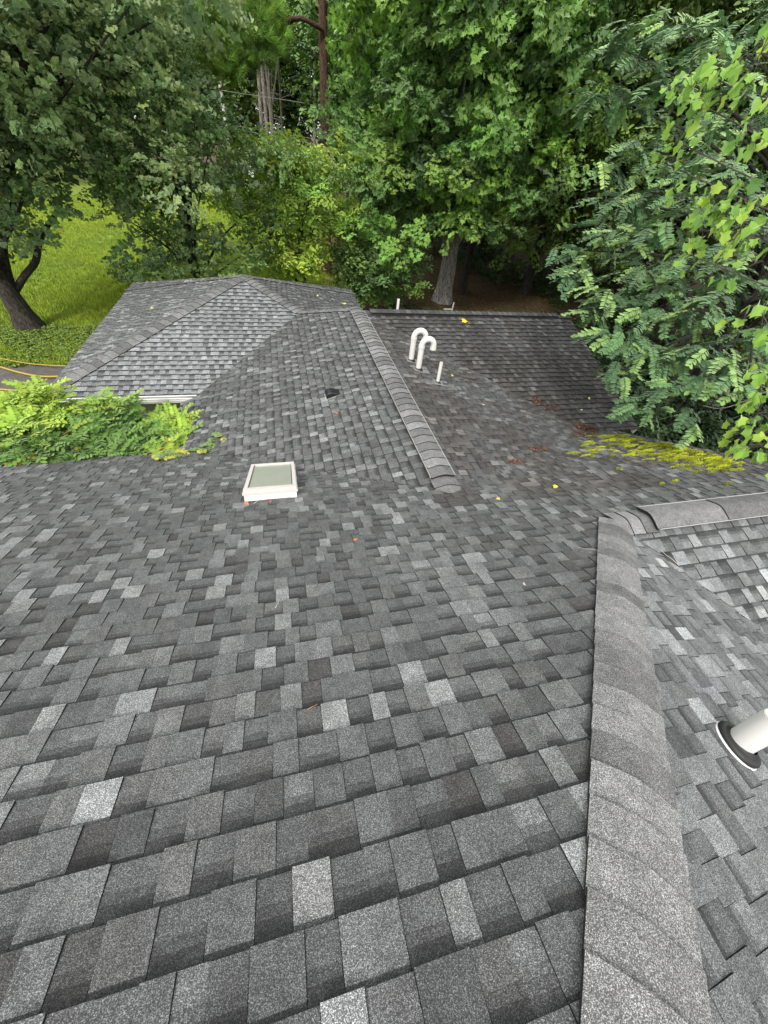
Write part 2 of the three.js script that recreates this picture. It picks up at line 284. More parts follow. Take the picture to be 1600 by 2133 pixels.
capRow('short front right hip of the pyramid roof', joint, apex, 'F', 'G', { seed: 38, hw: 0.17, tone: 0.125 });
capRow('long front left hip of the pyramid roof', cornerE, apex, 'F', 'E', { seed: 39, hw: 0.18, tone: 0.131, ex: 0.18 });
capRow('back left hip of the pyramid roof', backL, apex, 'E', 'H', { seed: 40, tone: 0.112 });
capRow('back right hip of the pyramid roof', backR, apex, 'G', 'H', { seed: 41, tone: 0.112 });
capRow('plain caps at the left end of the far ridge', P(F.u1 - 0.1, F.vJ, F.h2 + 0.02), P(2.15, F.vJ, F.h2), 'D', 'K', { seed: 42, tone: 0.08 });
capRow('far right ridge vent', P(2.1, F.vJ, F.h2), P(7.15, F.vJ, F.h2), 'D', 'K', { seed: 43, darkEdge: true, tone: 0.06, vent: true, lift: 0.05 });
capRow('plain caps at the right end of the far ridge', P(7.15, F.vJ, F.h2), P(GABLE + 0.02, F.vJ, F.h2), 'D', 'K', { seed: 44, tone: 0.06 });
// walls under the eaves
function wallBox(u0, u1, va, vb, top) { const g = new THREE.BoxGeometry(u1 - u0, top + HC, vb - va); return part(house, 'wall', g, M.siding, P((u0 + u1) / 2, (va + vb) / 2, (top - HC) / 2)); }
wallBox(-9, 6.4, -6, EAVE_A - 0.45, -4.35);
wallBox(-1.75, 5.6, EAVE_A - 0.4, F.vJ + 2.6, -4.45);
wallBox(F.uE + 0.45, EAVE_G - 0.45, EAVE_F + 0.45, 14.7, -4.3);
wallBox(5.65, GABLE - 0.35, vV + 0.2, F.vJ + 2.5, -4.3);
{ // gable ends on the right side
  const tri = (pts) => { const d = []; for (let i = 1; i < pts.length - 1; i++) for (const q of [pts[0], pts[i], pts[i + 1]]) { const w = P(...q); d.push(w.x, w.y, w.z); } part(house, 'gable_wall', geo(d), M.siding); };
  tri([[6.4, EAVE_A - 0.45, -4.35], [6.4, -2, -4.35], [6.4, F.v3, hK - 0.03]]);
  tri([[7.2, vV, -4.3], [7.2, F.vJ + 2.5, -4.3], [7.2, F.vJ, F.h2 - 0.03]]);
  const rake = (a, b) => { const d = b.clone().sub(a), g = new THREE.BoxGeometry(0.03, 0.14, d.length()); const m = part(house, 'rake_board', g, M.white, a.clone().add(b).multiplyScalar(0.5)); m.lookAt(b); };
  rake(P(RAKE - 0.02, F.v3, hK - 0.09), P(RAKE - 0.02, vV - 0.02, L.A.h(0, vV) - 0.09));
  rake(P(GABLE - 0.02, F.vJ, F.h2 - 0.09), P(GABLE - 0.02, vV + 0.05, L.D.h(0, vV) - 0.09));
}
{ // eave boards and gutter of the pyramid roof
  const hE = L.F.h(0, EAVE_F);
  const bar = (name, mat, a, b, w, h) => { const d = b.clone().sub(a), m = part(house, name, new THREE.BoxGeometry(w, h, d.length()), mat, a.clone().add(b).multiplyScalar(0.5)); m.lookAt(b); return m; };
  bar('drip_edge', M.gutter, P(F.uE + 0.05, EAVE_F - 0.015, hE - 0.02), P(-1.72, EAVE_F - 0.015, hE - 0.02), 0.04, 0.012);
  // gutter trough: back, floor, outer face with rolled lip
  const g0 = F.uE + 0.02, g1 = -1.86, sh = new THREE.Shape([[0, 0], [0.1, 0], [0.115, 0.05], [0.115, 0.095], [0.128, 0.1], [0.128, 0.108], [0.104, 0.108], [0.104, 0.055], [0.092, 0.01], [0.008, 0.01], [0.008, 0.1], [0, 0.1]].map(([x, y]) => new THREE.Vector2(x, y)));
  const tg = new THREE.ExtrudeGeometry(sh, { depth: g1 - g0, bevelEnabled: false }); tg.rotateY(-Math.PI / 2);
  const m = part(house, 'gutter', tg, new THREE.MeshStandardMaterial({ color: M.gutter.color, roughness: 0.4, side: THREE.DoubleSide }), P(g1, EAVE_F + 0.02, hE - 0.145));
  bar('fascia', M.white, P(F.uE + 0.1, EAVE_F + 0.05, hE - 0.12), P(-1.6, EAVE_F + 0.05, hE - 0.12), 0.03, 0.2);
  bar('soffit', M.white, P(F.uE + 0.1, EAVE_F + 0.26, hE - 0.225), P(-1.6, EAVE_F + 0.26, hE - 0.225), 0.4, 0.012);
  bar('eave_trim', M.gutter, P(F.uE - 0.02, cornerE.z * -1 - 0.05, hE - 0.05), P(F.uE - 0.02, 15.2, hE - 0.05), 0.03, 0.1);
  bar('fascia', M.white, P(-9.4, EAVE_A - 0.03, L.A.h(0, EAVE_A) - 0.1), P(-1.5, EAVE_A - 0.03, L.A.h(0, EAVE_A) - 0.1), 0.03, 0.16);
  const dsp = limb([P(-1.98, EAVE_F - 0.02, hE - 0.14), P(-2.0, EAVE_F + 0.1, hE - 0.28), P(-2.02, EAVE_F + 0.33, hE - 0.42), P(-2.02, EAVE_F + 0.36, hE - 1.2)], 0.03, 0.03, 14, 8, 0, 2); part(house, 'downspout', dsp, M.gutter);
}
for (const [u, v, k, up] of [[F.u1 - 0.13, v1 + 0.17, 'B', 0.02], [F.u1 + 0.12, v1 + 0.2, 'C', 0.02], [3.36, F.v3 - 0.12, 'I', 0.052], [3.4, F.v3 + 0.1, 'A', 0.062], [3.7, 6.2, 'C', 0.014]]) { // dabs of sealant on nail heads
  const m = part(house, 'sealant_dab', new THREE.SphereGeometry(1, 10, 6), M.white, P(u, v, L[k].h(u, v) + up)); m.scale.set(0.016, 0.005, 0.02); m.rotation.y = u * 3;
}
console.log('roof', tabs.length);
/* ---------- ground ---------- */
const ground = (u, v) => 0.05 * clamp(v - 34, 0, 90) + 0.02 * clamp(u - 9, 0, 40) + 0.12 * (fbm(u * 0.15 + 3, v * 0.15, 9) - 0.5) * smooth(v, 15, 20) + 0.6 * smooth(v, 16, 30) * smooth(u, 2, 8);
const G = (u, v, up = 0) => V3(u, ground(u, v) + up, -v);
const soilTex = dataTex(512, (i, j) => { const r = 0.5 + 0.5 * fbm(i / 40, j / 40, 5), k = hash2(i, j, 2); return clamp(r * (0.6 + 0.45 * k), 0, 1); });
{
  const n = 150, pos = [], uv = [], col = [], idx = [];
  for (let j = 0; j <= n; j++) for (let i = 0; i <= n; i++) {
    const a = i / n * 2 - 1, b = j / n, u = 160 * a * Math.abs(a) + 0.5, v = -40 + 220 * (b * b * 0.6 + b * 0.4);
    const p = G(u, v); pos.push(p.x, p.y, p.z); uv.push(u / 2.3, v / 2.3);
    const litter = clamp(smooth(u + 6 * (fbm(u * 0.12, v * 0.12, 31) - 0.5), 1.5, 6) + smooth(v, 60, 80), 0, 1), patch = fbm(u * 0.4, v * 0.4, 33);
    const gr = [0.24 + 0.12 * patch, 0.35 + 0.12 * patch, 0.04], near = smooth(v, 12, 19), li = [(0.10 + 0.06 * patch) * (0.45 + 0.55 * near), (0.075 + 0.04 * patch) * (0.45 + 0.55 * near), 0.035];  // litter darkened near the house: shade under the locust put into its colour
    col.push(...[0, 1, 2].map((q) => lerp(gr[q], li[q], litter)));
  }
  for (let j = 0; j < n; j++) for (let i = 0; i < n; i++) { const a = j * (n + 1) + i, b = a + n + 1; idx.push(a, a + 1, b, b, a + 1, b + 1); }
  const g = geo(pos, uv, col, idx); g.computeVertexNormals();
  const m = new THREE.Mesh(g, std({ map: soilTex, roughness: 1, vertexColors: true, side: THREE.DoubleSide })); m.name = 'ground'; m.userData.kind = 'structure'; scene.add(m);
}
{ // driveway left of the pyramid roof
  const pos = [], uv = [], idx = [], n = 24;
  for (let i = 0; i <= n; i++) { const u = -26 + (26 - 5.2) * i / n, e = 15.6 + 0.35 * fbm(u * 0.5, 1, 3); for (const v of [9.5, 12.5, e]) { pos.push(u, ground(u, v) + 0.03 + 0.02 * (v < e), -v); uv.push(u / 1.7, v / 1.7); } }
  for (let i = 0; i < n; i++) for (const k of [0, 1]) { const a = i * 3 + k; idx.push(a, a + 3, a + 1, a + 3, a + 4, a + 1); }
  const g = geo(pos, uv, null, idx); g.computeVertexNormals();
  const m = new THREE.Mesh(g, std({ map: soilTex, color: rgb(0.19, 0.17, 0.16), roughness: 0.95, side: THREE.DoubleSide })); m.name = 'driveway'; m.userData.kind = 'structure'; scene.add(m);
}
/* ---------- things on the roof ---------- */
const onPlane = (k, u, v, up = 0) => P(u, v, L[k].h(u, v) + up);
const frameOf = (k, down) => { // orientation matrix: x along course, y normal, z down the slope
  const n = P(-L[k].bu, -L[k].bv, 1 - HC).normalize(), d = V3(down[0], 0, -down[1]); d.y = -Math.hypot(L[k].bu, L[k].bv); d.normalize(); const x = n.clone().cross(d).normalize();
  return new THREE.Quaternion().setFromRotationMatrix(new THREE.Matrix4().makeBasis(x, n, d));
};
function slab(parent, name, mat, x0, x1, y0, y1, z0, z1) { return part(parent, name, new THREE.BoxGeometry(x1 - x0, y1 - y0, z1 - z0), mat, V3((x0 + x1) / 2, (y0 + y1) / 2, (z0 + z1) / 2)); }
{ // skylight
  const s = thing('skylight', 'white framed skylight with frosted greenish pane on the long slope', 'skylight', onPlane('A', -0.285, 3.28));
  s.quaternion.copy(frameOf('A', [0, 1]));
  const hw = 0.3, ln = 1.2, dirty = std({ color: rgb(0.57, 0.55, 0.53), roughness: 0.7, map: dataTex(128, (i, j) => { const q = fbm(i / 9, j / 22, 8); const v = 0.78 + 0.3 * q; return [clamp(v * 1.005, 0, 1), clamp(v * 0.99, 0, 1), clamp(v * 0.975, 0, 1)]; }) });
  // x axis of this frame points to -u or +u alike: the box is symmetric
  slab(s, 'curb', M.white, -hw + 0.015, hw - 0.015, -0.05, 0.075, 0.012, ln - 0.015);
  slab(s, 'flange', dirty, -hw, hw, 0.077, 0.102, 0, ln);
  slab(s, 'frame_bar', dirty, -hw + 0.012, hw - 0.012, 0.103, 0.14, 0.012, 0.085);
  slab(s, 'frame_bar', dirty, -hw + 0.012, hw - 0.012, 0.103, 0.138, ln - 0.05, ln - 0.012);
  slab(s, 'frame_bar', dirty, -hw + 0.013, -hw + 0.053, 0.103, 0.136, 0.087, ln - 0.052);
  slab(s, 'frame_bar', dirty, hw - 0.053, hw - 0.013, 0.103, 0.136, 0.087, ln - 0.052);
  slab(s, 'glazing_bead', M.black, -hw + 0.055, hw - 0.055, 0.103, 0.112, 0.087, ln - 0.054);
  slab(s, 'pane', new THREE.MeshPhysicalMaterial({ color: rgb(0.36, 0.39, 0.31), roughness: 0.35, clearcoat: 0.8, clearcoatRoughness: 0.12, map: dataTex(64, (i, j) => 0.86 + 0.14 * fbm(i / 10, j / 10, 12)) }), -hw + 0.062, hw - 0.062, 0.1125, 0.119, 0.094, ln - 0.06);
}
{ // gooseneck vent pipes and a straight pipe on the right slope of the middle ridge
  const goose = (u, v, lab, hgt) => {
    const s = thing('vent_pipe', lab, 'vent pipe', onPlane('C', u, v), null), r = 0.052, b = 0.11;
    const c = new THREE.CurvePath(); const pts = []; for (let i = 0; i <= 4; i++) pts.push(V3(0, -0.03 + hgt * i / 4, 0));
    for (let i = 1; i <= 12; i++) { const a = i / 12 * Math.PI; pts.push(V3(b - b * Math.cos(a), hgt - 0.03 + b * Math.sin(a), 0.02 * i / 12)); }
    pts.push(V3(2 * b, hgt - 0.08, 0.02));
    part(s, 'pipe', new THREE.TubeGeometry(new THREE.CatmullRomCurve3(pts), 48, r, 16), new THREE.MeshStandardMaterial({ color: M.pvc.color, roughness: 0.35, side: THREE.DoubleSide }));
    for (const [y, x] of [[hgt - 0.05, 0], [hgt - 0.07, 2 * b]]) part(s, 'coupling', new THREE.CylinderGeometry(r + 0.008, r + 0.008, 0.06, 20, 1, true), new THREE.MeshStandardMaterial({ color: M.pvc.color, roughness: 0.35, side: THREE.DoubleSide }), V3(x, y, x ? 0.02 : 0));
    part(s, 'boot', new THREE.LatheGeometry([[0.13, -0.06], [0.095, 0.0], [0.07, 0.03], [0.056, 0.05]].map((q) => new THREE.Vector2(...q)), 24), M.rubber);
    const f = slab(s, 'flashing', M.lead, -0.12, 0.12, 0.012, 0.016, -0.12, 0.13); f.quaternion.copy(frameOf('C', [1, 0])); f.position.set(0.02, 0.012, 0);
    return s;
  };
  goose(2.45, 7.11, 'white gooseneck pipe at the back of the pair', 0.5);
  goose(2.49, 6.73, 'white gooseneck pipe at the front of the pair', 0.5);
  const s = thing('vent_pipe', 'short straight white pipe on the slope right of the gooseneck pair', 'vent pipe', onPlane('C', 2.76, 6.32));
  part(s, 'pipe', new THREE.LatheGeometry([[0.031, -0.03], [0.031, 0.4], [0.026, 0.402], [0.026, 0.1]].map((q) => new THREE.Vector2(...q)), 18), M.pvc);
  part(s, 'boot', new THREE.LatheGeometry([[0.09, -0.05], [0.07, 0.0], [0.045, 0.03], [0.033, 0.045]].map((q) => new THREE.Vector2(...q)), 20), M.rubber);
  const f = slab(s, 'flashing', M.lead, -0.1, 0.1, 0.012, 0.016, -0.1, 0.1); f.quaternion.copy(frameOf('C', [1, 0])); f.position.set(0.02, 0.012, 0);
}
{ // big plumbing pipe at the right edge, in its black boot
  const s = thing('plumbing_pipe', 'thick white plumbing pipe in black rubber boot beside the near hip', 'vent pipe', onPlane('J', 1.99, 0.09)), q = frameOf('J', [1, 0]);
  part(s, 'pipe', new THREE.LatheGeometry([[0.057, -0.05], [0.057, 0.27], [0.05, 0.273], [0.05, -0.05]].map((k) => new THREE.Vector2(...k)), 36), M.pvc).quaternion.setFromUnitVectors(V3(0, 1, 0), V3(0.12, 1, -0.1).normalize());
  const f = part(s, 'flashing', new THREE.CylinderGeometry(0.106, 0.11, 0.006, 32), M.gutter, V3(0, 0.012, 0)); f.quaternion.copy(q);
  const b = part(s, 'boot', new THREE.LatheGeometry([[0.104, 0.012], [0.106, 0.026], [0.098, 0.038], [0.084, 0.04], [0.078, 0.034], [0.07, 0.05], [0.06, 0.058]].map((k) => new THREE.Vector2(...k)), 36), M.rubber); b.quaternion.copy(q);
}
{ // black roof vent on the left slope of the middle ridge
  const s = thing('roof_vent', 'small black hooded roof vent on the left slope of middle ridge', 'roof vent', onPlane('B', 0.79, 6.16)); s.quaternion.copy(frameOf('B', [-1, 0])); s.scale.setScalar(0.82);
  slab(s, 'flashing', M.flash, -0.13, 0.13, 0.008, 0.016, -0.12, 0.19);
  const sh = new THREE.Shape([[-0.12, 0.019], [0.15, 0.019], [0.15, 0.085], [0.1, 0.11], [0.03, 0.105]].map((q) => new THREE.Vector2(...q)));
  const g = new THREE.ExtrudeGeometry(sh, { depth: 0.2, bevelEnabled: true, bevelSize: 0.012, bevelThickness: 0.02, bevelSegments: 2 }); g.translate(0, 0, -0.1); g.rotateY(-Math.PI / 2);
  part(s, 'hood', g, M.black);
}
{ // fittings that stand up behind the far ridge
  const s = thing('vent_pipe', 'thin white pipe rising behind the far ridge near the grey trunk', 'vent pipe', P(3.08, 10.6, L.K.h(3.08, 10.6)));
  part(s, 'pipe', new THREE.CylinderGeometry(0.035, 0.035, 0.75, 14), M.pvc, V3(0, -0.02, 0));
  const b = thing('antenna_bracket', 'small pale bracket rising behind the far ridge before the grey trunk', 'bracket', P(4.5, 10.4, L.K.h(4.5, 10.4)));
  part(b, 'arm', new THREE.BoxGeometry(0.22, 0.02, 0.04), M.flash, V3(-0.08, 0.12, 0)); const u = part(b, 'upright', new THREE.BoxGeometry(0.022, 0.68, 0.04), M.flash, V3(0.04, -0.05, 0)); u.rotation.z = -0.06;
}
/* fallen leaves, twigs, moss on the roof */
function curledLeaf(seed, lobes) {
  const R = rng(seed), pos = [], n = 10, cx = []; const r0 = (i) => lobes ? (i % 2 ? 0.62 : 1) : 0.5 + 0.5 * Math.abs(Math.cos(i / n * Math.PI));
  for (let i = 0; i < n; i++) { const a = i / n * 6.283, r = r0(i) * (0.85 + 0.3 * R()); cx.push([Math.cos(a) * r * 0.5, 0.1 * R() + 0.12 * Math.abs(Math.cos(a)), Math.sin(a) * r * (lobes ? 0.5 : 0.28)]); }
  for (let i = 0; i < n; i++) pos.push(0, 0.02, 0, ...cx[(i + 1) % n], ...cx[i]);
  const st = [[0.3, 0.04, 0], [0.75, 0.1, 0.08]]; pos.push(...st[0], ...st[1], 0.3, 0.05, 0.03);
  return geo(pos);
}
const leafMat = (r, g, b) => new THREE.MeshPhysicalMaterial({ color: rgb(r, g, b), roughness: 0.9, side: THREE.DoubleSide });
const planeAt = (k, px, py) => { const o = camera.position, d = at(px, py, 1).sub(o), l = L[k]; const t = (l.a - 0) / (d.y - l.bu * d.x + l.bv * d.z); return o.clone().addScaledVector(d, t); };
[['A', 1155, 1016, 0.085, [0.55, 0.42, 0.03], true, 'yellow fallen leaf on long slope nearest the moss'], ['A', 1037, 1041, 0.06, [0.5, 0.38, 0.05], true, 'small yellow fallen leaf on long slope left of the larger one'], ['A', 741, 1126, 0.05, [0.42, 0.13, 0.05], false, 'orange brown fallen leaf alone in the middle of the long slope'],
  ['A', 514, 1052, 0.1, [0.45, 0.18, 0.05], false, 'curled orange leaf against the left corner of the skylight'], ['A', 562, 1048, 0.06, [0.25, 0.08, 0.05], false, 'dark red leaf against the skylight curb'], ['D', 967, 671, 0.19, [0.62, 0.48, 0.02], true, 'bright yellow lobed leaf just under the far ridge'], ['C', 941, 784, 0.08, [0.5, 0.42, 0.08], true, 'yellow leaf on slope right of the straight pipe'],
  ['C', 1005, 844, 0.07, [0.55, 0.5, 0.3], false, 'pale leaf in the middle of the slope below straight pipe'], ['D', 1226, 832, 0.11, [0.55, 0.48, 0.15], false, 'pale yellow leaf low on the dark far slope'], ['B', 702, 862, 0.07, [0.4, 0.13, 0.06], false, 'reddish leaf below the black roof vent'], ['E', 317, 643, 0.13, [0.5, 0.42, 0.1], false, 'yellow leaf on left slope of pyramid roof'],
  ['G', 716, 634, 0.16, [0.6, 0.5, 0.05], false, 'yellow leaf on right slope of pyramid roof'], ['G', 662, 618, 0.12, [0.5, 0.4, 0.15], false, 'tan leaf high on right slope of pyramid roof'], ['D', 1211, 855, 0.08, [0.6, 0.55, 0.3], false, 'small pale leaf low on dark far slope above leaf pile'], ['A', 1090, 1218, 0.03, [0.4, 0.35, 0.3], false, 'tiny pale leaf scrap on long slope near the near hip']].forEach(([k, x, y, s, c, lob, lab], i) => {
  const m = new THREE.Mesh(curledLeaf(50 + i, lob), leafMat(...c)); m.name = numbered('fallen_leaf'); m.position.copy(planeAt(k, x, y)); m.position.y += 0.012; m.scale.setScalar(s); m.rotation.y = i * 1.7; m.rotation.x = 0.25; scene.add(m); tag(m, lab, 'leaf', 'fallen leaves on the roof');
});
[['A', 652, 1476, 0.045, 0.002, [0.45, 0.2, 0.12], 0.3, 'short reddish twig on the near long slope'], ['A', 1225, 1148, 0.16, 0.003, [0.3, 0.27, 0.24], 2.6, 'thin grey twig beside the near hip'], ['I', 1392, 1165, 0.2, 0.0035, [0.42, 0.38, 0.34], 2.3, 'bent grey twig below the near right ridge vent'], ['A', 578, 1264, 0.05, 0.002, [0.5, 0.48, 0.44], 1.2, 'short pale twig on the long slope below the skylight'], ['A', 540, 1046, 0.16, 0.003, [0.6, 0.58, 0.52], 0.9, 'pale stalk leaning at the skylight curb']].forEach(([k, x, y, len, r, c, a, lab], i) => {
  const d = V3(Math.cos(a), 0, -Math.sin(a)); const p = planeAt(k, x, y), l = L[k], q = (t, up) => { const w = p.clone().addScaledVector(d, t * len); w.y = l.a + l.bu * w.x - l.bv * w.z + HC + up; return w; };
  const m = new THREE.Mesh(limb([q(-0.5, 0.018), q(-0.1, 0.028), q(0.2, 0.022), q(0.5, 0.03)], r, r * 0.5, 8, 5, 0.1, i), std({ color: rgb(...c), roughness: 0.9 })); m.name = numbered('twig'); scene.add(m); tag(m, lab, 'twig', 'twigs on the roof');
});
{ // leaf piles in the valley
  const piles = [[['A', 'D'], 1203, 899, 46, 14, 700, 'rust brown heap of leaves where the valleys meet beside the moss'], [['C', 'A'], 1072, 965, 14, 5, 90, 'small red brown clump of leaves in valley left of the moss'], [['C', 'A'], 1122, 938, 20, 5, 70, 'thin scatter of brown leaves in valley just left of main heap'], [['C', 'D'], 1116, 836, 10, 9, 80, 'small rusty clump of leaves highest in the far valley'], [['D', 'C'], 1145, 851, 18, 8, 60, 'loose rusty leaves lower in the far valley']];
  piles.forEach(([ks, x, y, rx, ry, n, lab], pi) => {
    const R = rng(900 + pi), gs = [];
    for (let i = 0; i < n; i++) {
      const a = R() * 6.283, q = Math.sqrt(R()), px = x + Math.cos(a) * q * rx, py = y + Math.sin(a) * q * ry, p0 = planeAt(ks[0], px, py), p1 = planeAt(ks[1], px, py), p = p0.distanceTo(camera.position) < p1.distanceTo(camera.position) ? p0 : p1;
      const g = curledLeaf(1000 + i + pi * 300, R() < 0.3), s = 0.022 + 0.03 * R(), c = [0.07 + 0.09 * R(), 0.038 + 0.04 * R(), 0.025 + 0.02 * R()], b = R() < 0.08 ? 2.2 : 1;
      g.setAttribute('color', new THREE.Float32BufferAttribute(Array.from({ length: g.attributes.position.count }, () => c.map((w) => w * b)).flat(), 3));
      g.applyMatrix4(new THREE.Matrix4().compose(p.add(V3(0, 0.02 + 0.05 * R() * (1 - q), 0)), new THREE.Quaternion().setFromEuler(new THREE.Euler((R() - 0.5) * 1.6, R() * 6, (R() - 0.5) * 1.6)), V3(s, s, s))); gs.push(g);
    }
    const m = new THREE.Mesh(mergeGeometries(gs), std({ vertexColors: true, roughness: 0.95, side: THREE.DoubleSide })); m.name = numbered('leaf_pile'); scene.add(m); tag(m, lab, 'leaf pile', null, 'stuff');
  });
}
{ // moss cushions along the lower right of the long slope
  const moss = thing('moss', 'yellow green moss cushions along the lower right of the long slope', 'moss', onPlane('A', 5, 4.6)); const R = rng(77);
  const mat = std({ roughness: 1, vertexColors: true, side: THREE.DoubleSide });
  const blob = (seed) => { // a low cushion bristling with short shoots
    const r = rng(seed * 13 + 5), pos = [], uv = [], c = [], hue = 0.55 + 0.2 * (seed % 4), n = 190, put = (p, k) => { pos.push(...p); uv.push(p[0], p[2]); c.push(...k); };
    const edge = (an) => 0.6 + 0.75 * fbm(Math.cos(an) * 1.6 + seed, Math.sin(an) * 1.6, seed), dome = (an, q) => { const e = edge(an) * q; return [Math.cos(an) * e, Math.sqrt(Math.max(0, 1 - q * q)) * 0.75, Math.sin(an) * e]; };
    const m = 14; for (let k = 0; k < m; k++) for (const [qa, qb] of [[0, 0.5], [0.5, 0.85], [0.85, 1]]) { const x = k / m * 6.2832, y = (k + 1) / m * 6.2832, base = [0.1 * hue, 0.11 * hue, 0.012]; for (const p of [dome(x, qa), dome(y, qb), dome(x, qb), dome(x, qa), dome(y, qa), dome(y, qb)]) put(p, base); }
    for (let k = 0; k < n; k++) { const an = r() * 6.2832, q = Math.sqrt(r()) * 0.98, p = dome(an, q), w = 0.05 + 0.05 * r(), t = r() * 6.28, h = 0.2 + 0.35 * r(), g = hue * (0.6 + 0.8 * r()), col = r() < 0.12 ? [0.2, 0.13, 0.03] : [0.4 * g, 0.46 * g, 0.015]; put([p[0] - w * Math.cos(t), p[1] - 0.05, p[2] - w * Math.sin(t)], col); put([p[0] + w * Math.cos(t), p[1] - 0.05, p[2] + w * Math.sin(t)], col); put([p[0] * 1.08 + (r() - 0.5) * 0.1, p[1] + h, p[2] * 1.08 + (r() - 0.5) * 0.1], col); }
    return geo(pos, uv, c); };
  const kinds = Array.from({ length: 8 }, (_, i) => blob(i * 3 + 1)), qn = frameOf('A', [0, 1]), inv = moss.position.clone();
  const spots = [];
  const line = [[1235, 908], [1290, 905], [1340, 918], [1400, 928], [1440, 940], [1490, 952], [1530, 962]];
  for (let i = 0; i < 270; i++) { const t = R() * (line.length - 1), j = Math.floor(t), f = t - j, x = lerp(line[j][0], line[Math.min(j + 1, 6)][0], f), y = lerp(line[j][1], line[Math.min(j + 1, 6)][1], f), d = Math.pow(R(), 1.6) * (x < 1300 ? 46 : x < 1480 ? 40 : 22); spots.push([x + (R() - 0.6) * 40, y + 2 + d, (d < 22 ? 1 : 0.7) * (0.5 + 0.8 * R())]); }
  for (const [x, y, s] of [[1195, 945, 0.9], [1215, 930, 1], [1290, 978, 0.6], [1405, 1004, 0.7], [1378, 1009, 0.6], [1516, 1010, 0.8], [1492, 972, 1.5], [1400, 960, 1.3], [1345, 942, 1.4], [1240, 940, 1.3], [1265, 920, 1.4], [1310, 950, 1.2]]) spots.push([x, y, s]);
  for (const [x, y, s] of spots) {
    const p = planeAt('A', x, y), u = p.x, v = -p.z; if (u > RAKE - 0.04 || v > vV - 0.02) continue;
    const m = new THREE.Mesh(kinds[Math.floor(R() * 8)], mat); m.name = 'moss_clump'; m.position.copy(p).sub(inv).add(V3(0, 0.004, 0)); m.quaternion.copy(qn).multiply(new THREE.Quaternion().setFromAxisAngle(V3(0, 1, 0), R() * 0.5 + (R() < 0.5 ? 0 : Math.PI))); m.scale.set(0.1 * s * (0.8 + 1.2 * R()), 0.03 * Math.sqrt(s), 0.04 * s); moss.add(m);
  }
}
/* ---------- foliage ---------- */
const leafShapes = { // outline points (x, y) from base to tip, right half; mirrored
  heart: [[0, 0], [0.3, -0.06], [0.47, 0.16], [0.42, 0.45], [0.2, 0.78], [0, 1]],
  oval: [[0, 0], [0.2, 0.2], [0.27, 0.5], [0.18, 0.8], [0, 1]],
  star: [[0, 0], [0.16, 0.06], [0.46, 0.02], [0.3, 0.28], [0.58, 0.5], [0.24, 0.56], [0, 1]],
  tulip: [[0, 0], [0.3, 0.02], [0.52, 0.16], [0.34, 0.36], [0.5, 0.72], [0.24, 0.8], [0.12, 0.96], [0, 0.8]],
};
function leafTris(kind, fold = 0.18, curl = 0.12) { // triangles as [x, y, z] lists, leaf of length 1 along y, face +z
  const o = leafShapes[kind], out = [], z = (x, y) => Math.abs(x) * fold - curl * y * y;
  for (const s of [1, -1]) for (let i = 1; i < o.length - 1; i++) { const a = [0, i === 1 ? 0 : 0.35, 0], b = o[i], c = o[i + 1], q = (p) => [p[0] * s, p[1], z(p[0], p[1])]; const t = [[0, 0.35, -curl * 0.12], q(b), q(c)]; out.push(s > 0 ? t : [t[0], t[2], t[1]]); if (i === 1) { const e = [[0, 0, 0], q(b), [0, 0.35, -curl * 0.12]]; out.push(s > 0 ? e : [e[0], e[2], e[1]]); } }
  return out;
}
const up3 = V3(0, 1, 0);
function basis(dir, roll) { const y = dir.clone().normalize(); let z = up3.clone().addScaledVector(y, -up3.dot(y)); if (z.lengthSq() < 0.02) z = V3(0.3, 0, 1).addScaledVector(y, -y.z); z.normalize().applyAxisAngle(y, roll); return new THREE.Matrix4().makeBasis(y.clone().cross(z), y, z); }
function sprig(kind, n, len, size, seed, o = {}) { // a twig along +y carrying n leaves
  const R = rng(seed), pos = [], col = [], tris = leafTris(kind, o.fold ?? 0.2, o.curl ?? 0.2), v = V3();
  for (let i = 0; i < n; i++) {
    const t = (i + 0.3) / n, s = size * (0.7 + 0.55 * R()), side = (i % 2 ? 1 : -1) * (0.5 + 0.9 * R());
    const d = V3(Math.sin(side), Math.cos(side) * 0.8, (R() - 0.6) * (o.droop ?? 0.9)).normalize();
    const m = basisZ(d, (R() - 0.5) * (o.tilt ?? 1.6)); m.scale(V3(s, s, s)); m.setPosition((R() - 0.5) * len * 0.35, t * len, (R() - 0.5) * len * 0.3);
    const b = 0.78 + 0.44 * R();
    for (const tr of tris) for (const p of tr) { v.set(...p).applyMatrix4(m); pos.push(v.x, v.y, v.z); col.push(b, b, b); }
  }
  return geo(pos, null, col);
}
function basisZ(d, roll) { const y = d.clone().normalize(), zz = V3(0, 0, 1); let z = zz.addScaledVector(y, -zz.dot(y)); if (z.lengthSq() < 0.02) z = V3(1, 0, 0).addScaledVector(y, -y.x); z.normalize().applyAxisAngle(y, roll); return new THREE.Matrix4().makeBasis(y.clone().cross(z), y, z); }
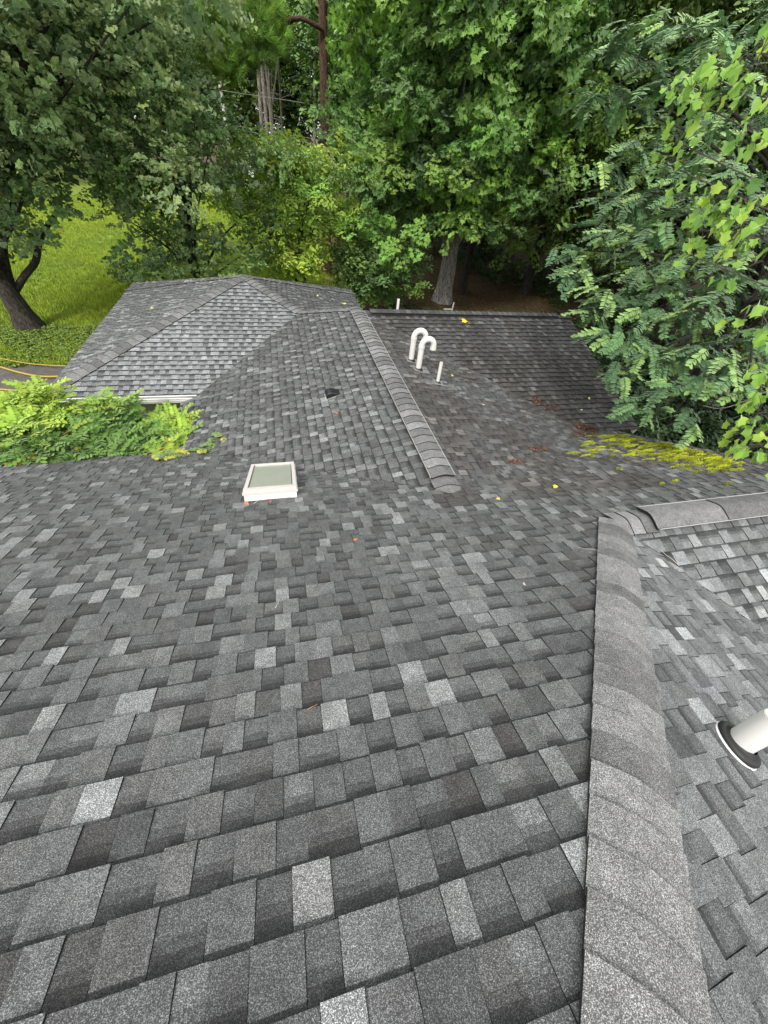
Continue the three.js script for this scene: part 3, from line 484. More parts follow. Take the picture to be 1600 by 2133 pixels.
function frond(seed, pairs, len, lw, ll, o = {}) { // pinnate leaf: a curved stalk with leaflet pairs
  const R = rng(seed), pos = [], col = [], push = (a, b, c, k) => { for (const p of [a, b, c]) { pos.push(p.x, p.y, p.z); col.push(k, k, k); } };
  const bend = o.bend ?? 0.35, rach = (t) => V3(0.06 * len * Math.sin(t * 3 + seed), t * len, -bend * len * t * t);
  for (let i = 0; i < 5; i++) { const a = rach(i / 5), b = rach((i + 1) / 5), w = V3(len * 0.008, 0, 0); push(a.clone().sub(w), a.clone().add(w), b, 0.8); }
  for (let i = 0; i < pairs; i++) for (const s of [-1, 1]) {
    const t = 0.12 + 0.86 * (i + 0.2 * R()) / pairs, c = rach(t), k = 0.8 + 0.4 * R(), L1 = ll * (0.75 + 0.35 * R()) * (1 - 0.35 * Math.pow(Math.abs(2 * t - 0.9), 2)), an = 0.35 + 0.3 * t;
    const d = V3(s * Math.cos(an), Math.sin(an), -(o.hang ?? 0.25) + (R() - 0.5) * 0.5).normalize(), nn = V3((R() - 0.5) * 0.7, (R() - 0.5) * 0.6, 1).normalize(), w = d.clone().cross(nn).normalize().multiplyScalar(lw * 0.5);
    const m1 = c.clone().addScaledVector(d, L1 * 0.3), m2 = c.clone().addScaledVector(d, L1 * 0.72), e = c.clone().addScaledVector(d, L1);
    const a1 = m1.clone().add(w), b1 = m1.clone().sub(w), a2 = m2.clone().addScaledVector(w, 0.85), b2 = m2.clone().addScaledVector(w, -0.85);
    push(c, b1, a1, k); push(a1, b1, b2, k); push(a1, b2, a2, k); push(a2, b2, e, k);
  }
  return geo(pos, null, col);
}
function needles(seed, n, len) { const R = rng(seed), pos = [], col = []; for (let i = 0; i < n; i++) { const a = R() * 6.283, e = 0.15 + 0.9 * R(), d = V3(Math.cos(a) * Math.sin(e), Math.cos(e), Math.sin(a) * Math.sin(e)), w = d.clone().cross(V3(R() - 0.5, R() - 0.5, R() - 0.5)).normalize().multiplyScalar(len * 0.022), l = len * (0.7 + 0.5 * R()), b = V3(0, R() * len * 0.5, 0), k = 0.75 + 0.5 * R(); for (const p of [b.clone().add(w), b.clone().sub(w), b.clone().addScaledVector(d, l)]) { pos.push(p.x, p.y, p.z); col.push(k, k, k); } } return geo(pos, null, col); }
const leafM = (tr = 0.35, coat = 0.25) => new THREE.MeshPhysicalMaterial({ color: 0xffffff, roughness: 0.92, transmission: tr, thickness: 0, side: THREE.DoubleSide, vertexColors: true, clearcoat: coat, clearcoatRoughness: 0.4 });
const LM = leafM(0.45, 0.22), LMn = leafM(0.3, 0), LMb = leafM(0.45, 0.2), LMo = std({ color: 0xffffff, roughness: 0.6, side: THREE.DoubleSide, vertexColors: true });
const barkTex = dataTex(256, (i, j) => { const q = fbm(i / 7, j / 40, 21), r = noise2(i / 3, j / 14, 22); const cr = noise2(i / 9, j / 26, 23); return clamp((0.12 + 0.95 * q * (0.5 + 0.6 * r)) * (cr < 0.35 ? 0.45 : 1), 0, 1); });
const barkM = (r, g, b) => std({ color: rgb(r, g, b), map: barkTex, bumpMap: barkTex, bumpScale: 0.04, roughness: 0.95 });
const BARK = { grey: barkM(0.75, 0.7, 0.66), dark: barkM(0.09, 0.075, 0.06), pine: barkM(0.21, 0.115, 0.075), tan: barkM(0.42, 0.37, 0.32) };
function copies(parent, name, g, mat, list) { // list of [matrix, color]
  const m = new THREE.InstancedMesh(g, mat, list.length); m.name = name; list.forEach(([x, c], i) => { m.setMatrixAt(i, x); m.setColorAt(i, c); }); m.instanceMatrix.needsUpdate = true; m.userData.kind = 'stuff'; parent.add(m); return m;
}
const tint = (c, R, va = 0.3) => { const k = 1 - va + 2 * va * R(), w = (R() - 0.5) * 0.2; return rgb(c[0] * k * (1 + w), c[1] * k, c[2] * k * (1 - w)); };
const clumpCache = new Map();
function clumpOf(sg, per, droop) { // unit-radius clusters of sprigs
  const key = sg.uuid + per + droop; if (clumpCache.has(key)) return clumpCache.get(key);
  const sp = sg.attributes.position, sc = sg.attributes.color, v = V3(), unit = sg.userData.unit ?? 0.8;
  const made = [0, 1].map((q) => { const R = rng(4000 + q * 31 + per), pos = [], col = [], m = new THREE.Matrix4();
    for (let k = 0; k < per; k++) {
      const a = R() * 6.283, z = R() * 2 - 1, s = Math.sqrt(1 - z * z), qq = Math.cbrt(R()), off = V3(Math.cos(a) * s, z * 0.62, Math.sin(a) * s).multiplyScalar(qq), d = V3(off.x + (R() - 0.5) * 0.5, off.y * 0.6 - droop + (R() - 0.5) * 0.35, off.z + (R() - 0.5) * 0.5).normalize(), sz = (0.75 + 0.5 * R()) / unit, t = 0.75 + 0.5 * R(), w = (R() - 0.5) * 0.16;
      m.copy(basis(d, (R() - 0.5) * 1.4)).scale(V3(sz, sz, sz)).setPosition(off);
      for (let i = 0; i < sp.count; i++) { v.fromBufferAttribute(sp, i).applyMatrix4(m); pos.push(v.x, v.y, v.z); const b = sc.getX(i) * t; col.push(b * (1 + w), b, b * (1 - w)); }
    }
    return geo(pos, null, col); });
  clumpCache.set(key, made); return made;
}
// a tree: trunk with limbs reaching to clumps of leaf sprigs
function tree(o) {
  const R = rng(o.seed), b = G(o.at[0], o.at[1]), g = thing(o.name, o.label, 'tree', b, o.group), woods = [];
  const loc = (p) => p.clone().sub(b), cc = V3(o.crown[0], o.crown[2], -o.crown[1]), cr = o.r;
  const topP = V3(o.crown[0] * 0.5 + o.at[0] * 0.5 + (o.lean?.[0] ?? 0), Math.max(cc.y + cr[2] * 0.55, 3), -(o.crown[1] * 0.5 + o.at[1] * 0.5));
  const bend = o.bend ?? [0, 0];
  const spine = [V3(0, -0.15, 0), loc(V3(b.x + bend[0] * 0.6, b.y + 0.18 * (topP.y - b.y), b.z - bend[1] * 0.6)), loc(V3(lerp(b.x, topP.x, 0.4) + bend[0], lerp(b.y, topP.y, 0.5), lerp(b.z, topP.z, 0.4))), loc(topP)];
  const sc = new THREE.CatmullRomCurve3(spine);
  woods.push(limb(spine, o.rad, o.rad * 0.16, 18, o.sides ?? 12, 0.07, o.seed, o.flare ?? 0.5));
  const clumps = o.clumpAt ? o.clumpAt.map((p) => p.clone()) : [];
  for (let i = 0; i < o.clumps; i++) {
    const a = R() * 6.283, z = R() * 2 - 1, q = Math.pow(R(), 1 / 2.6), s = Math.sqrt(1 - z * z), lump = 0.78 + 0.45 * noise2(Math.cos(a) * 2 + z * 2 + 7, Math.sin(a) * 2 + z * 3, o.seed);
    const p = V3(cc.x + Math.cos(a) * s * cr[0] * q * lump, cc.y + z * cr[2] * q * lump, cc.z + Math.sin(a) * s * cr[1] * q * lump);
    if (p.y < b.y + (o.low ?? 1.5)) continue; if (o.skip && o.skip(p)) continue; clumps.push(p);
  }
  // limbs to a share of the clumps
  const every = Math.max(1, Math.round(clumps.length / (o.limbs ?? 26)));
  const given = o.clumpAt?.length ?? 0; clumps.forEach((p, i) => { if (i % every || i < given) return; const e = loc(p), t = clamp((e.y / spine[3].y) * 0.55 + 0.05 + 0.1 * R(), o.fork ?? 0.2, 0.95), s = sc.getPoint(t), mid = s.clone().lerp(e, 0.5); mid.y += (R() - 0.2) * 0.12 * s.distanceTo(e); mid.x += (R() - 0.5) * 0.5; woods.push(limb([s, s.clone().lerp(mid, 0.5).add(V3(0, 0.05, 0)), mid, e], o.rad * lerp(0.4, 0.16, t), 0.015, 8, 6, 0.1, o.seed + i)); });
  if (o.branches) for (const [pts, r0, r1] of o.branches) woods.push(limb(pts.map(loc), r0, r1, 14, 8, 0.1, o.seed + 3));
  part(g, 'trunk', mergeGeometries(woods), o.bark);
  // each clump is one dense cluster of sprigs; two shapes, turned and scaled
  const list = [[], []], m = new THREE.Matrix4(), cl2 = clumpOf(o.sprig, o.per, o.droop ?? 0.1);
  for (const p of clumps) {
    const k = o.clumpR * (0.84 + 0.36 * R()), out = V3(p.x - cc.x, 0, p.z - cc.z).multiplyScalar(0.03);
    m.makeRotationFromEuler(new THREE.Euler((R() - 0.5) * 0.5 + out.z, R() * 6.283, (R() - 0.5) * 0.5 - out.x)).scale(V3(k, k * (0.8 + 0.4 * R()), k)).setPosition(loc(p)); list[R() < 0.5 ? 0 : 1].push([m.clone(), tint(o.colors[Math.floor(R() * o.colors.length)], R)]);
  }
  list.forEach((l, i) => l.length && copies(g, 'crown', cl2[i], o.leaf ?? LM, l));
  return g;
}
const green = { heart: [[0.25, 0.38, 0.13], [0.35, 0.48, 0.2], [0.16, 0.27, 0.07]], gum: [[0.13, 0.28, 0.04], [0.19, 0.37, 0.05], [0.09, 0.2, 0.035], [0.27, 0.47, 0.06]], lime: [[0.36, 0.5, 0.04], [0.3, 0.45, 0.04], [0.22, 0.38, 0.035]], dark: [[0.08, 0.14, 0.025], [0.1, 0.17, 0.03]], pine: [[0.24, 0.4, 0.05], [0.18, 0.33, 0.04]], wood: [[0.13, 0.24, 0.045], [0.18, 0.31, 0.055], [0.1, 0.19, 0.04]] };
const sHeart = sprig('heart', 12, 0.45, 0.108, 1, { droop: 1.4 }), sStar = sprig('star', 12, 0.5, 0.145, 2, { droop: 1.1 }), sOval = sprig('oval', 11, 0.5, 0.15, 3, { tilt: 0.9, droop: 0.5 }), sFar = sprig('oval', 12, 0.9, 0.29, 4, {}), sNeed = needles(5, 60, 0.34);
const sMid = sprig('oval', 16, 0.9, 0.2, 14, {}); sMid.userData.unit = 1.3; sFar.userData.unit = 1.3; sOval.userData.unit = 0.6;
const inGap = (p, x0 = 455, x1 = 668, y0 = 70, y1 = 300) => { const s = screen(p); return s && s[0] > x0 && s[0] < x1 && s[1] > y0 && s[1] < y1; };
const heartOver = { name: 'linden_tree', sprig: sHeart, colors: green.heart, leaf: LM };
tree({ ...heartOver, label: 'large heart-leaved tree on the lawn with a thick dark flared trunk', at: [-9.9, 19.0], bend: [-0.3, 0], rad: 0.33, flare: 0.8, bark: BARK.dark, crown: [-7.4, 18.0, 9.4], r: [6.2, 5.4, 6.9], clumps: 330, per: 40, clumpR: 0.82, low: 3.0, limbs: 40, fork: 0.16, seed: 201, branches: [[[at(28, 612, 22.3), at(52, 575, 22.1), at(74, 545, 21.8), at(84, 500, 21.4), at(120, 440, 20.8)], 0.15, 0.07], [[at(24, 600, 22.3), at(14, 560, 22.2), at(6, 500, 22), at(30, 420, 21.6)], 0.19, 0.09], [[at(10, 330, 19), at(40, 170, 18.5), at(90, 60, 18), at(150, -30, 17.8)], 0.14, 0.07], [[at(150, 260, 18.6), at(215, 190, 18), at(290, 130, 17.6)], 0.07, 0.03]],
  skip: (p) => { const s = screen(p); return s && s[0] > 60 && s[0] < 300 && s[1] > 430; } });
tree({ ...heartOver, label: 'smaller heart-leaved tree hanging low behind the pyramid roof peak', at: [-3.2, 19.5], rad: 0.2, bark: BARK.dark, crown: [-3.0, 18.2, 5.6], r: [3.4, 2.6, 4.2], clumps: 84, per: 40, clumpR: 0.62, low: 1.6, limbs: 26, seed: 202, skip: (p) => inGap(p, 430), colors: [[0.16, 0.29, 0.06], [0.22, 0.36, 0.08], [0.12, 0.22, 0.05]] });
tree({ name: 'sweetgum_tree', label: 'tall star-leaved tree with thick pale grey trunk behind the far ridge', at: [9.4, 23.2], rad: 0.5, flare: 0.3, bark: BARK.grey, crown: [7.6, 21, 10.2], r: [5.6, 4.6, 8.2], clumps: 520, per: 38, clumpR: 0.76, low: 1.9, limbs: 30, fork: 0.3, sprig: sStar, colors: green.gum, seed: 203, skip: (p) => { const s = screen(p); return s && ((s[0] > 840 && s[0] < 1030 && s[1] > 490) || (s[0] < 720 && s[1] < 620)); } });
tree({ name: 'maple_tree', label: 'slim dark-trunked tree just right of the thick grey trunk', at: [11.1, 24.4], rad: 0.24, bark: BARK.dark, crown: [12, 23.5, 11], r: [3.8, 3.5, 6.5], clumps: 240, per: 26, clumpR: 0.8, low: 3.4, limbs: 20, sprig: sStar, colors: green.dark.concat(green.gum), seed: 204 });
tree({ name: 'dogwood_tree', label: 'yellow green layered dogwood behind the pyramid roof peak', at: [1.3, 20.5], rad: 0.11, flare: 0.2, bark: BARK.dark, crown: [0.9, 19.6, 4.6], r: [2.9, 2.0, 2.4], clumps: 95, per: 30, clumpR: 0.58, low: 0.8, limbs: 24, fork: 0.1, sprig: sOval, colors: green.lime, leaf: LMb, seed: 205, skip: (p) => inGap(p, 400, 700, 0, 318) || inGap(p, 655, 712, 470, 700) });
tree({ name: 'dogwood_tree', label: 'low spreading green dogwood at the foot of the red pine', at: [4.0, 21.5], rad: 0.09, bark: BARK.dark, crown: [4.2, 20.4, 2.6], r: [2.4, 1.7, 1.5], clumps: 80, per: 30, clumpR: 0.6, low: 0.4, limbs: 18, fork: 0.1, sprig: sOval, colors: [[0.12, 0.24, 0.045], [0.17, 0.31, 0.045]], leaf: LMb, seed: 206, skip: (p) => inGap(p, 655, 712, 470, 700) });
{ // pine with red bark; one long bough to the left
  const b1 = at(672, 60, 29.3), tip = [at(620, 38, 28.6), at(565, 62, 28), at(520, 110, 27.2), at(470, 135, 26.6)], cl = [];
  const R = rng(61);
  for (let i = 0; i < 120; i++) { const t = R(), x = lerp(320, 555, t) + (R() - 0.5) * 40, y = 20 + 95 * t * (1 - t) * 1.2 + (R() - 0.5) * 130; cl.push(at(x, y + (x < 420 ? 30 : 20), 25.5 + 2.5 * R())); }
  tree({ name: 'pine_tree', label: 'tall pine with rusty red trunk and bright needled bough reaching left', at: [3.35, 29.2], rad: 0.34, flare: 0.15, bark: BARK.pine, crown: [3.2, 29.2, 19], r: [4, 4, 6], clumps: 180, per: 26, clumpR: 0.8, low: 12, limbs: 7, fork: 0.62, sprig: sNeed, colors: green.pine, leaf: LMn, seed: 207, clumpAt: cl, droop: -0.25, branches: [[[b1, ...tip], 0.1, 0.04], [[at(620, 38, 28.6), at(560, 80, 28.2), at(540, 130, 28), at(520, 165, 27.8)], 0.05, 0.02], [[at(565, 62, 28), at(500, 60, 27.4), at(430, 75, 26.6), at(370, 90, 26)], 0.05, 0.02]] });
}
{ // woods behind
  const far = [[-24, 52, 0], [-30, 46, 1], [-12, 60, 1], [-3, 62, 0], [1, 52, 2], [6, 50, 2], [8, 36, 1], [12, 40, 0], [16, 33, 1], [19, 27, 0], [15.5, 24.5, 1], [22, 38, 1], [28, 30, 0], [17.5, 19, 0], [24, 22, 1], [12, 55, 1], [20, 52, 0], [-18, 64, 1], [-34, 56, 0], [-26, 70, 1], [-7, 72, 0], [4, 66, 1], [30, 44, 1], [14, 70, 0], [26, 64, 1], [-36, 34, 1], [35, 22, 0], [20, 13.5, 0], [28, 13, 1], [-30, 24, 0]];
  const rowOf = (v) => v < 30 ? 'beside the house at right' : v < 42 ? 'in the front row' : v < 56 ? 'in the second row' : 'in the farthest row', nth = ['leftmost', 'second', 'third', 'fourth', 'fifth', 'sixth', 'seventh', 'eighth', 'ninth', 'tenth', 'eleventh', 'twelfth'];
  const rank = ([u, v]) => nth[far.filter((q) => rowOf(q[1]) === rowOf(v) && q[0] / q[1] < u / v).length] + ' from the left';
  far.forEach(([u, v, k], i) => tree({ name: k === 2 ? 'pine_tree' : 'forest_tree', label: ['dense dark tree of the wood ', 'mid green tree of the wood ', 'tall pine of the wood '][k] + rowOf(v) + ', ' + rank([u, v]), group: 'trees of the wood behind the house', at: [u, v], rad: 0.28, bark: k === 2 ? BARK.tan : BARK.dark, crown: k === 2 ? [u, v, 17] : [u, v - 0.5, 8.6 + ground(u, v) + (k ? 1.5 : 0)], r: k === 2 ? [3, 3, 5] : [4.6 + (i % 3), 4.2, 7.2], clumps: k === 2 ? 60 : 190, per: 16, clumpR: 1.3, low: k === 2 ? 10 : u < 3 ? 3.4 : 1.6, limbs: 14, sprig: v < 32 ? sMid : sFar, colors: k === 0 ? green.dark : green.wood, seed: 300 + i, sides: 8, leaf: LMo, skip: (p) => v < 60 && k < 2 && inGap(p, 470, 655, 60, 290) }));
  // bare trunks seen in the gap
  [[545, 45, 0.2, 0.02], [561, 47, 0.2, -0.015], [590, 54, 0.14, 0], [651, 50, 0.17, 0.03], [722, 40, 0.2, 0.02], [430, 48, 0.16, 0]].forEach(([px, dist, r, lean], i) => {
    const p = at(px, 300, dist), b = G(p.x, -p.z, -0.2), g = thing('bare_pine', ['pale bare pine trunk in the gap, left of a close pair', 'pale bare pine trunk in the gap, right of a close pair', 'thin bare trunk in the gap right of the close pair', 'bare grey trunk just left of the red pine', 'bare dark trunk just right of the red pine', 'bare trunk half hidden left of the utility pole'][i], 'tree', b, 'bare trunks in the gap of the wood'), R = rng(700 + i), w = [];
    const H = 16; w.push(limb([V3(0, 0, 0), V3(lean * 5, 5, 0.1), V3(lean * 10 + 0.1, 10, 0), V3(lean * H, H, 0)], r, r * 0.5, 12, 8, 0.06, i));
    for (let k = 0; k < 9; k++) { const y = 4 + 9 * R(), a = R() * 6.28, s = V3(lean * y, y, 0), l = 1 + 2 * R(); w.push(limb([s, s.clone().add(V3(Math.cos(a) * l * 0.5, 0.1 + 0.3 * R(), Math.sin(a) * l * 0.5)), s.clone().add(V3(Math.cos(a) * l, -0.4 + 0.9 * R(), Math.sin(a) * l))], 0.045, 0.012, 5, 5, 0.1, k)); }
    part(g, 'trunk', mergeGeometries(w), BARK.tan);
  });
}
{ // locust at the right with feathery fronds over the roof edge
  const spots = [[1190, 520, 9.4], [1215, 560, 9.3], [1230, 640, 8.9], [1262, 610, 8.9], [1290, 690, 8.6], [1265, 700, 8.7], [1300, 770, 8.3], [1335, 720, 8.5], [1345, 845, 8.0], [1390, 800, 8.1], [1420, 862, 8.0], [1270, 340, 9.8], [1245, 200, 10.4], [1275, 180, 10.3], [1290, 100, 10.4], [1330, 60, 10.2], [1380, 40, 10], [1450, 110, 9.6], [1420, 60, 9.8], [1500, 60, 9.6], [1330, 200, 10], [1390, 170, 9.8], [1330, 300, 9.8], [1400, 330, 9.5], [1300, 420, 9.7], [1345, 400, 9.6], [1380, 470, 9.2], [1260, 480, 9.5], [1450, 540, 8.9], [1330, 560, 9.2], [1400, 590, 9.0], [1430, 650, 8.7], [1360, 650, 8.9], [1500, 620, 8.6], [1520, 740, 8.3], [1460, 720, 8.5], [1380, 740, 8.6], [1480, 790, 8.2], [1560, 800, 8.1], [1310, 490, 9.4], [1470, 440, 9.2], [1540, 350, 9.2], [1480, 250, 9.5], [1560, 180, 9.4], [1550, 560, 8.7], [1590, 460, 8.9], [1585, 690, 8.4], [1430, 410, 9.4], [1520, 500, 9], [1350, 130, 10.1], [1470, 330, 9.5]];
  const b = G(13.2, 9.2), g = thing('locust_tree', 'feathery blue green locust tree leaning over the right roof edge', 'tree', b), R = rng(811), woods = [], fr = [0, 1, 2, 3].map((i) => frond(820 + i, 12, 0.42, 0.04, 0.1, { bend: 0.3, hang: 0.25 }));
  const top = V3(-1.6, 11, 0.4), sp = new THREE.CatmullRomCurve3([V3(0, -0.2, 0), V3(-0.2, 3, 0), V3(-0.9, 7, 0.2), top]); woods.push(limb(sp.points, 0.3, 0.08, 16, 10, 0.07, 5, 0.4));
  const list = [], extra = [];
  for (let i = 0; i < 260; i++) { const a = R() * 6.28, z = R() * 2 - 1, s = Math.sqrt(1 - z * z), q = Math.cbrt(R()); extra.push(V3(13 + Math.cos(a) * s * 5.2 * q, 7.6 + z * 6 * q, -8.8 + Math.sin(a) * s * 5.4 * q)); }
  const tips = spots.map(([x, y, d]) => at(x, y, d));
  tips.concat(extra).forEach((p, i) => {
    const near = i < tips.length, e = p.clone().sub(b);
    if (near ? i % 2 === 0 : i % 9 === 0) { const t = clamp(e.y / 11 * 0.7 + 0.1, 0.25, 0.95), s = sp.getPoint(t), mid = s.clone().lerp(e, 0.55); mid.y += 0.35; woods.push(limb([s, mid, e], 0.06, 0.009, 10, 6, 0.1, i)); }
    const n = near ? 12 : 12, rc = near ? 0.36 : 0.8;
    for (let k = 0; k < n; k++) {
      const a = R() * 6.28, off = V3((R() + R() - 1) * rc, (R() + R() - 1) * rc * (near ? 0.4 : 0.6), (R() + R() - 1) * rc), out = V3(-0.6, 0, 0.3);
      const d = V3(Math.cos(a), 0, Math.sin(a)).multiplyScalar(0.75).add(out.multiplyScalar(0.8)); d.y += 0.1 - 0.5 * R(); d.normalize();
      const s = 0.75 + 0.55 * R(), m = basis(d, (R() - 0.5) * 1.1).scale(V3(s, s, s)).setPosition(e.clone().add(off)), pos = p.clone().add(off), q = screen(pos), L0 = R();
      const c = L0 < 0.28 ? [0.26, 0.42, 0.13] : L0 < 0.6 ? [0.13, 0.26, 0.09] : [0.065, 0.15, 0.05];
      list.push({ m, c, near, d: pos.distanceTo(camera.position), show: near && q && q[0] > 1130 && q[0] < 1620 && q[1] > -20 && q[1] < 980 });
    }
  });
  part(g, 'trunk', mergeGeometries(woods), BARK.dark);
  const tw = (pts, r0, r1) => limb(pts.map(([x, y, d]) => at(x, y, d).sub(b)), r0, r1, 12, 5, 0.15, 4);
  part(g, 'dead_twig', mergeGeometries([tw([[1640, 806, 7.6], [1590, 818, 7.4], [1545, 838, 7.2], [1500, 851, 7.0], [1464, 845, 6.9]], 0.014, 0.004), tw([[1545, 838, 7.2], [1525, 822, 7.1], [1504, 812, 7.0], [1500, 800, 7.0]], 0.008, 0.004), tw([[1610, 812, 7.4], [1585, 835, 7.3], [1560, 852, 7.2]], 0.008, 0.003)]), BARK.grey);
  const own = list.filter((x) => x.show).sort((p, q) => p.d - q.d).slice(0, 300), set = new Set(own), mats = {};
  own.forEach((x, i) => { const k = x.c.join(), mt = mats[k] ??= new THREE.MeshPhysicalMaterial({ color: rgb(...x.c), roughness: 0.92, transmission: 0.3, thickness: 0, side: THREE.DoubleSide, vertexColors: true, clearcoat: 0.06, clearcoatRoughness: 0.4 }); const m = part(g, 'frond', fr[i % 4], mt); m.applyMatrix4(x.m); });
  copies(g, 'crown', fr[1], LMn, list.filter((x) => !set.has(x)).map((x) => [x.m, tint(x.c, R)]));
}
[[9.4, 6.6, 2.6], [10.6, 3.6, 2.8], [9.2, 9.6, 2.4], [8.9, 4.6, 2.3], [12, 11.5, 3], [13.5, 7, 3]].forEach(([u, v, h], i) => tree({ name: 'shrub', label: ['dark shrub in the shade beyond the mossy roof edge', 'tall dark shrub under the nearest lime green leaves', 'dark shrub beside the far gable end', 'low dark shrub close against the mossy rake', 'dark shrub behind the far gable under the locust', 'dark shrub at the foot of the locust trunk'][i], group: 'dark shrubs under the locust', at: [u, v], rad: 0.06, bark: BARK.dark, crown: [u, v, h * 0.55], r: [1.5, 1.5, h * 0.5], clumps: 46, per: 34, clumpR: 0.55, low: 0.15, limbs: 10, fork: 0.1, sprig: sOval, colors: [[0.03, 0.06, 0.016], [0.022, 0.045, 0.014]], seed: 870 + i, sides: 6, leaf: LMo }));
{ // nearest tree at the right edge: big lime green lobed leaves
  const spots = [[1585, 110, 5.0, 10], [1530, 130, 5.2, 8], [1495, 165, 5.3, 10], [1440, 190, 5.5, 6], [1475, 225, 5.4, 8], [1560, 265, 5.0, 8], [1590, 210, 4.9, 6], [1395, 205, 5.8, 6], [1420, 300, 5.7, 5], [1480, 420, 5.2, 10], [1515, 445, 5.1, 10], [1555, 410, 5, 8], [1545, 480, 5.0, 10], [1460, 470, 5.3, 8], [1435, 530, 5.3, 8], [1420, 415, 5.6, 6], [1590, 500, 4.7, 8], [1590, 660, 4.5, 9], [1595, 800, 4.3, 10], [1580, 860, 4.25, 12], [1570, 910, 4.2, 12], [1595, 930, 4.1, 10], [1385, 340, 5.8, 4], [1500, 550, 5.1, 5]];
  const b = G(9.6, 2.6), g = thing('tulip_tree', 'nearest tree at right edge with big lime green lobed leaves', 'tree', b), R = rng(911), woods = [];
  const sp = new THREE.CatmullRomCurve3([V3(0, -0.2, 0), V3(-0.1, 3, 0), V3(-0.3, 7, 0.1), V3(-0.2, 11.5, 0)]); woods.push(limb(sp.points, 0.17, 0.05, 16, 10, 0.06, 6, 0.3));
  const shapes = [0, 1, 2].map((i) => { const pos = [], col = []; for (const t of leafTris('tulip', 0.35 + 0.12 * i, 0.3 + 0.18 * i)) for (const p of t) { pos.push(...p); col.push(1, 1, 1); } return geo(pos, null, col); });
  const mats = [[0.22, 0.42, 0.035], [0.33, 0.5, 0.04], [0.16, 0.34, 0.04], [0.1, 0.24, 0.04]].map((c) => new THREE.MeshPhysicalMaterial({ color: rgb(...c), roughness: 0.92, transmission: 0.45, thickness: 0, side: THREE.DoubleSide, vertexColors: true, clearcoat: 0.25, clearcoatRoughness: 0.4 }));
  spots.forEach(([x, y, d, n], i) => {
    const p = at(x, y, d), e = p.clone().sub(b), t = clamp(e.y / 11.5 * 0.8 + 0.02, 0.2, 0.9), s = sp.getPoint(t), mid = s.clone().lerp(e, 0.6); mid.y += 0.25; if (i % 2 === 0) woods.push(limb([s, mid, e], 0.025, 0.005, 10, 5, 0.1, i));
    for (let k = 0; k < n * 1.25; k++) {
      const off = V3((R() - 0.5) * 0.3, (R() - 0.5) * 0.28, (R() - 0.5) * 0.3), a = R() * 6.28, dd = V3(Math.cos(a) - 0.5, -0.55 - 0.7 * R(), Math.sin(a) + 0.3).normalize(), sz = 0.06 + 0.045 * R();
      const m = part(g, 'leaf', shapes[Math.floor(R() * 3)], mats[Math.floor(R() * R() * 4)]); m.applyMatrix4(basis(dd, (R() - 0.5) * 1.3).scale(V3(sz, sz, sz)).setPosition(e.clone().add(off)));
      woods.push(limb([e, e.clone().add(off).lerp(e, 0.4).add(V3(0, 0.03, 0)), e.clone().add(off)], 0.003, 0.002, 3, 4, 0, k));
    }
  });
  part(g, 'trunk', mergeGeometries(woods), BARK.tan);
}
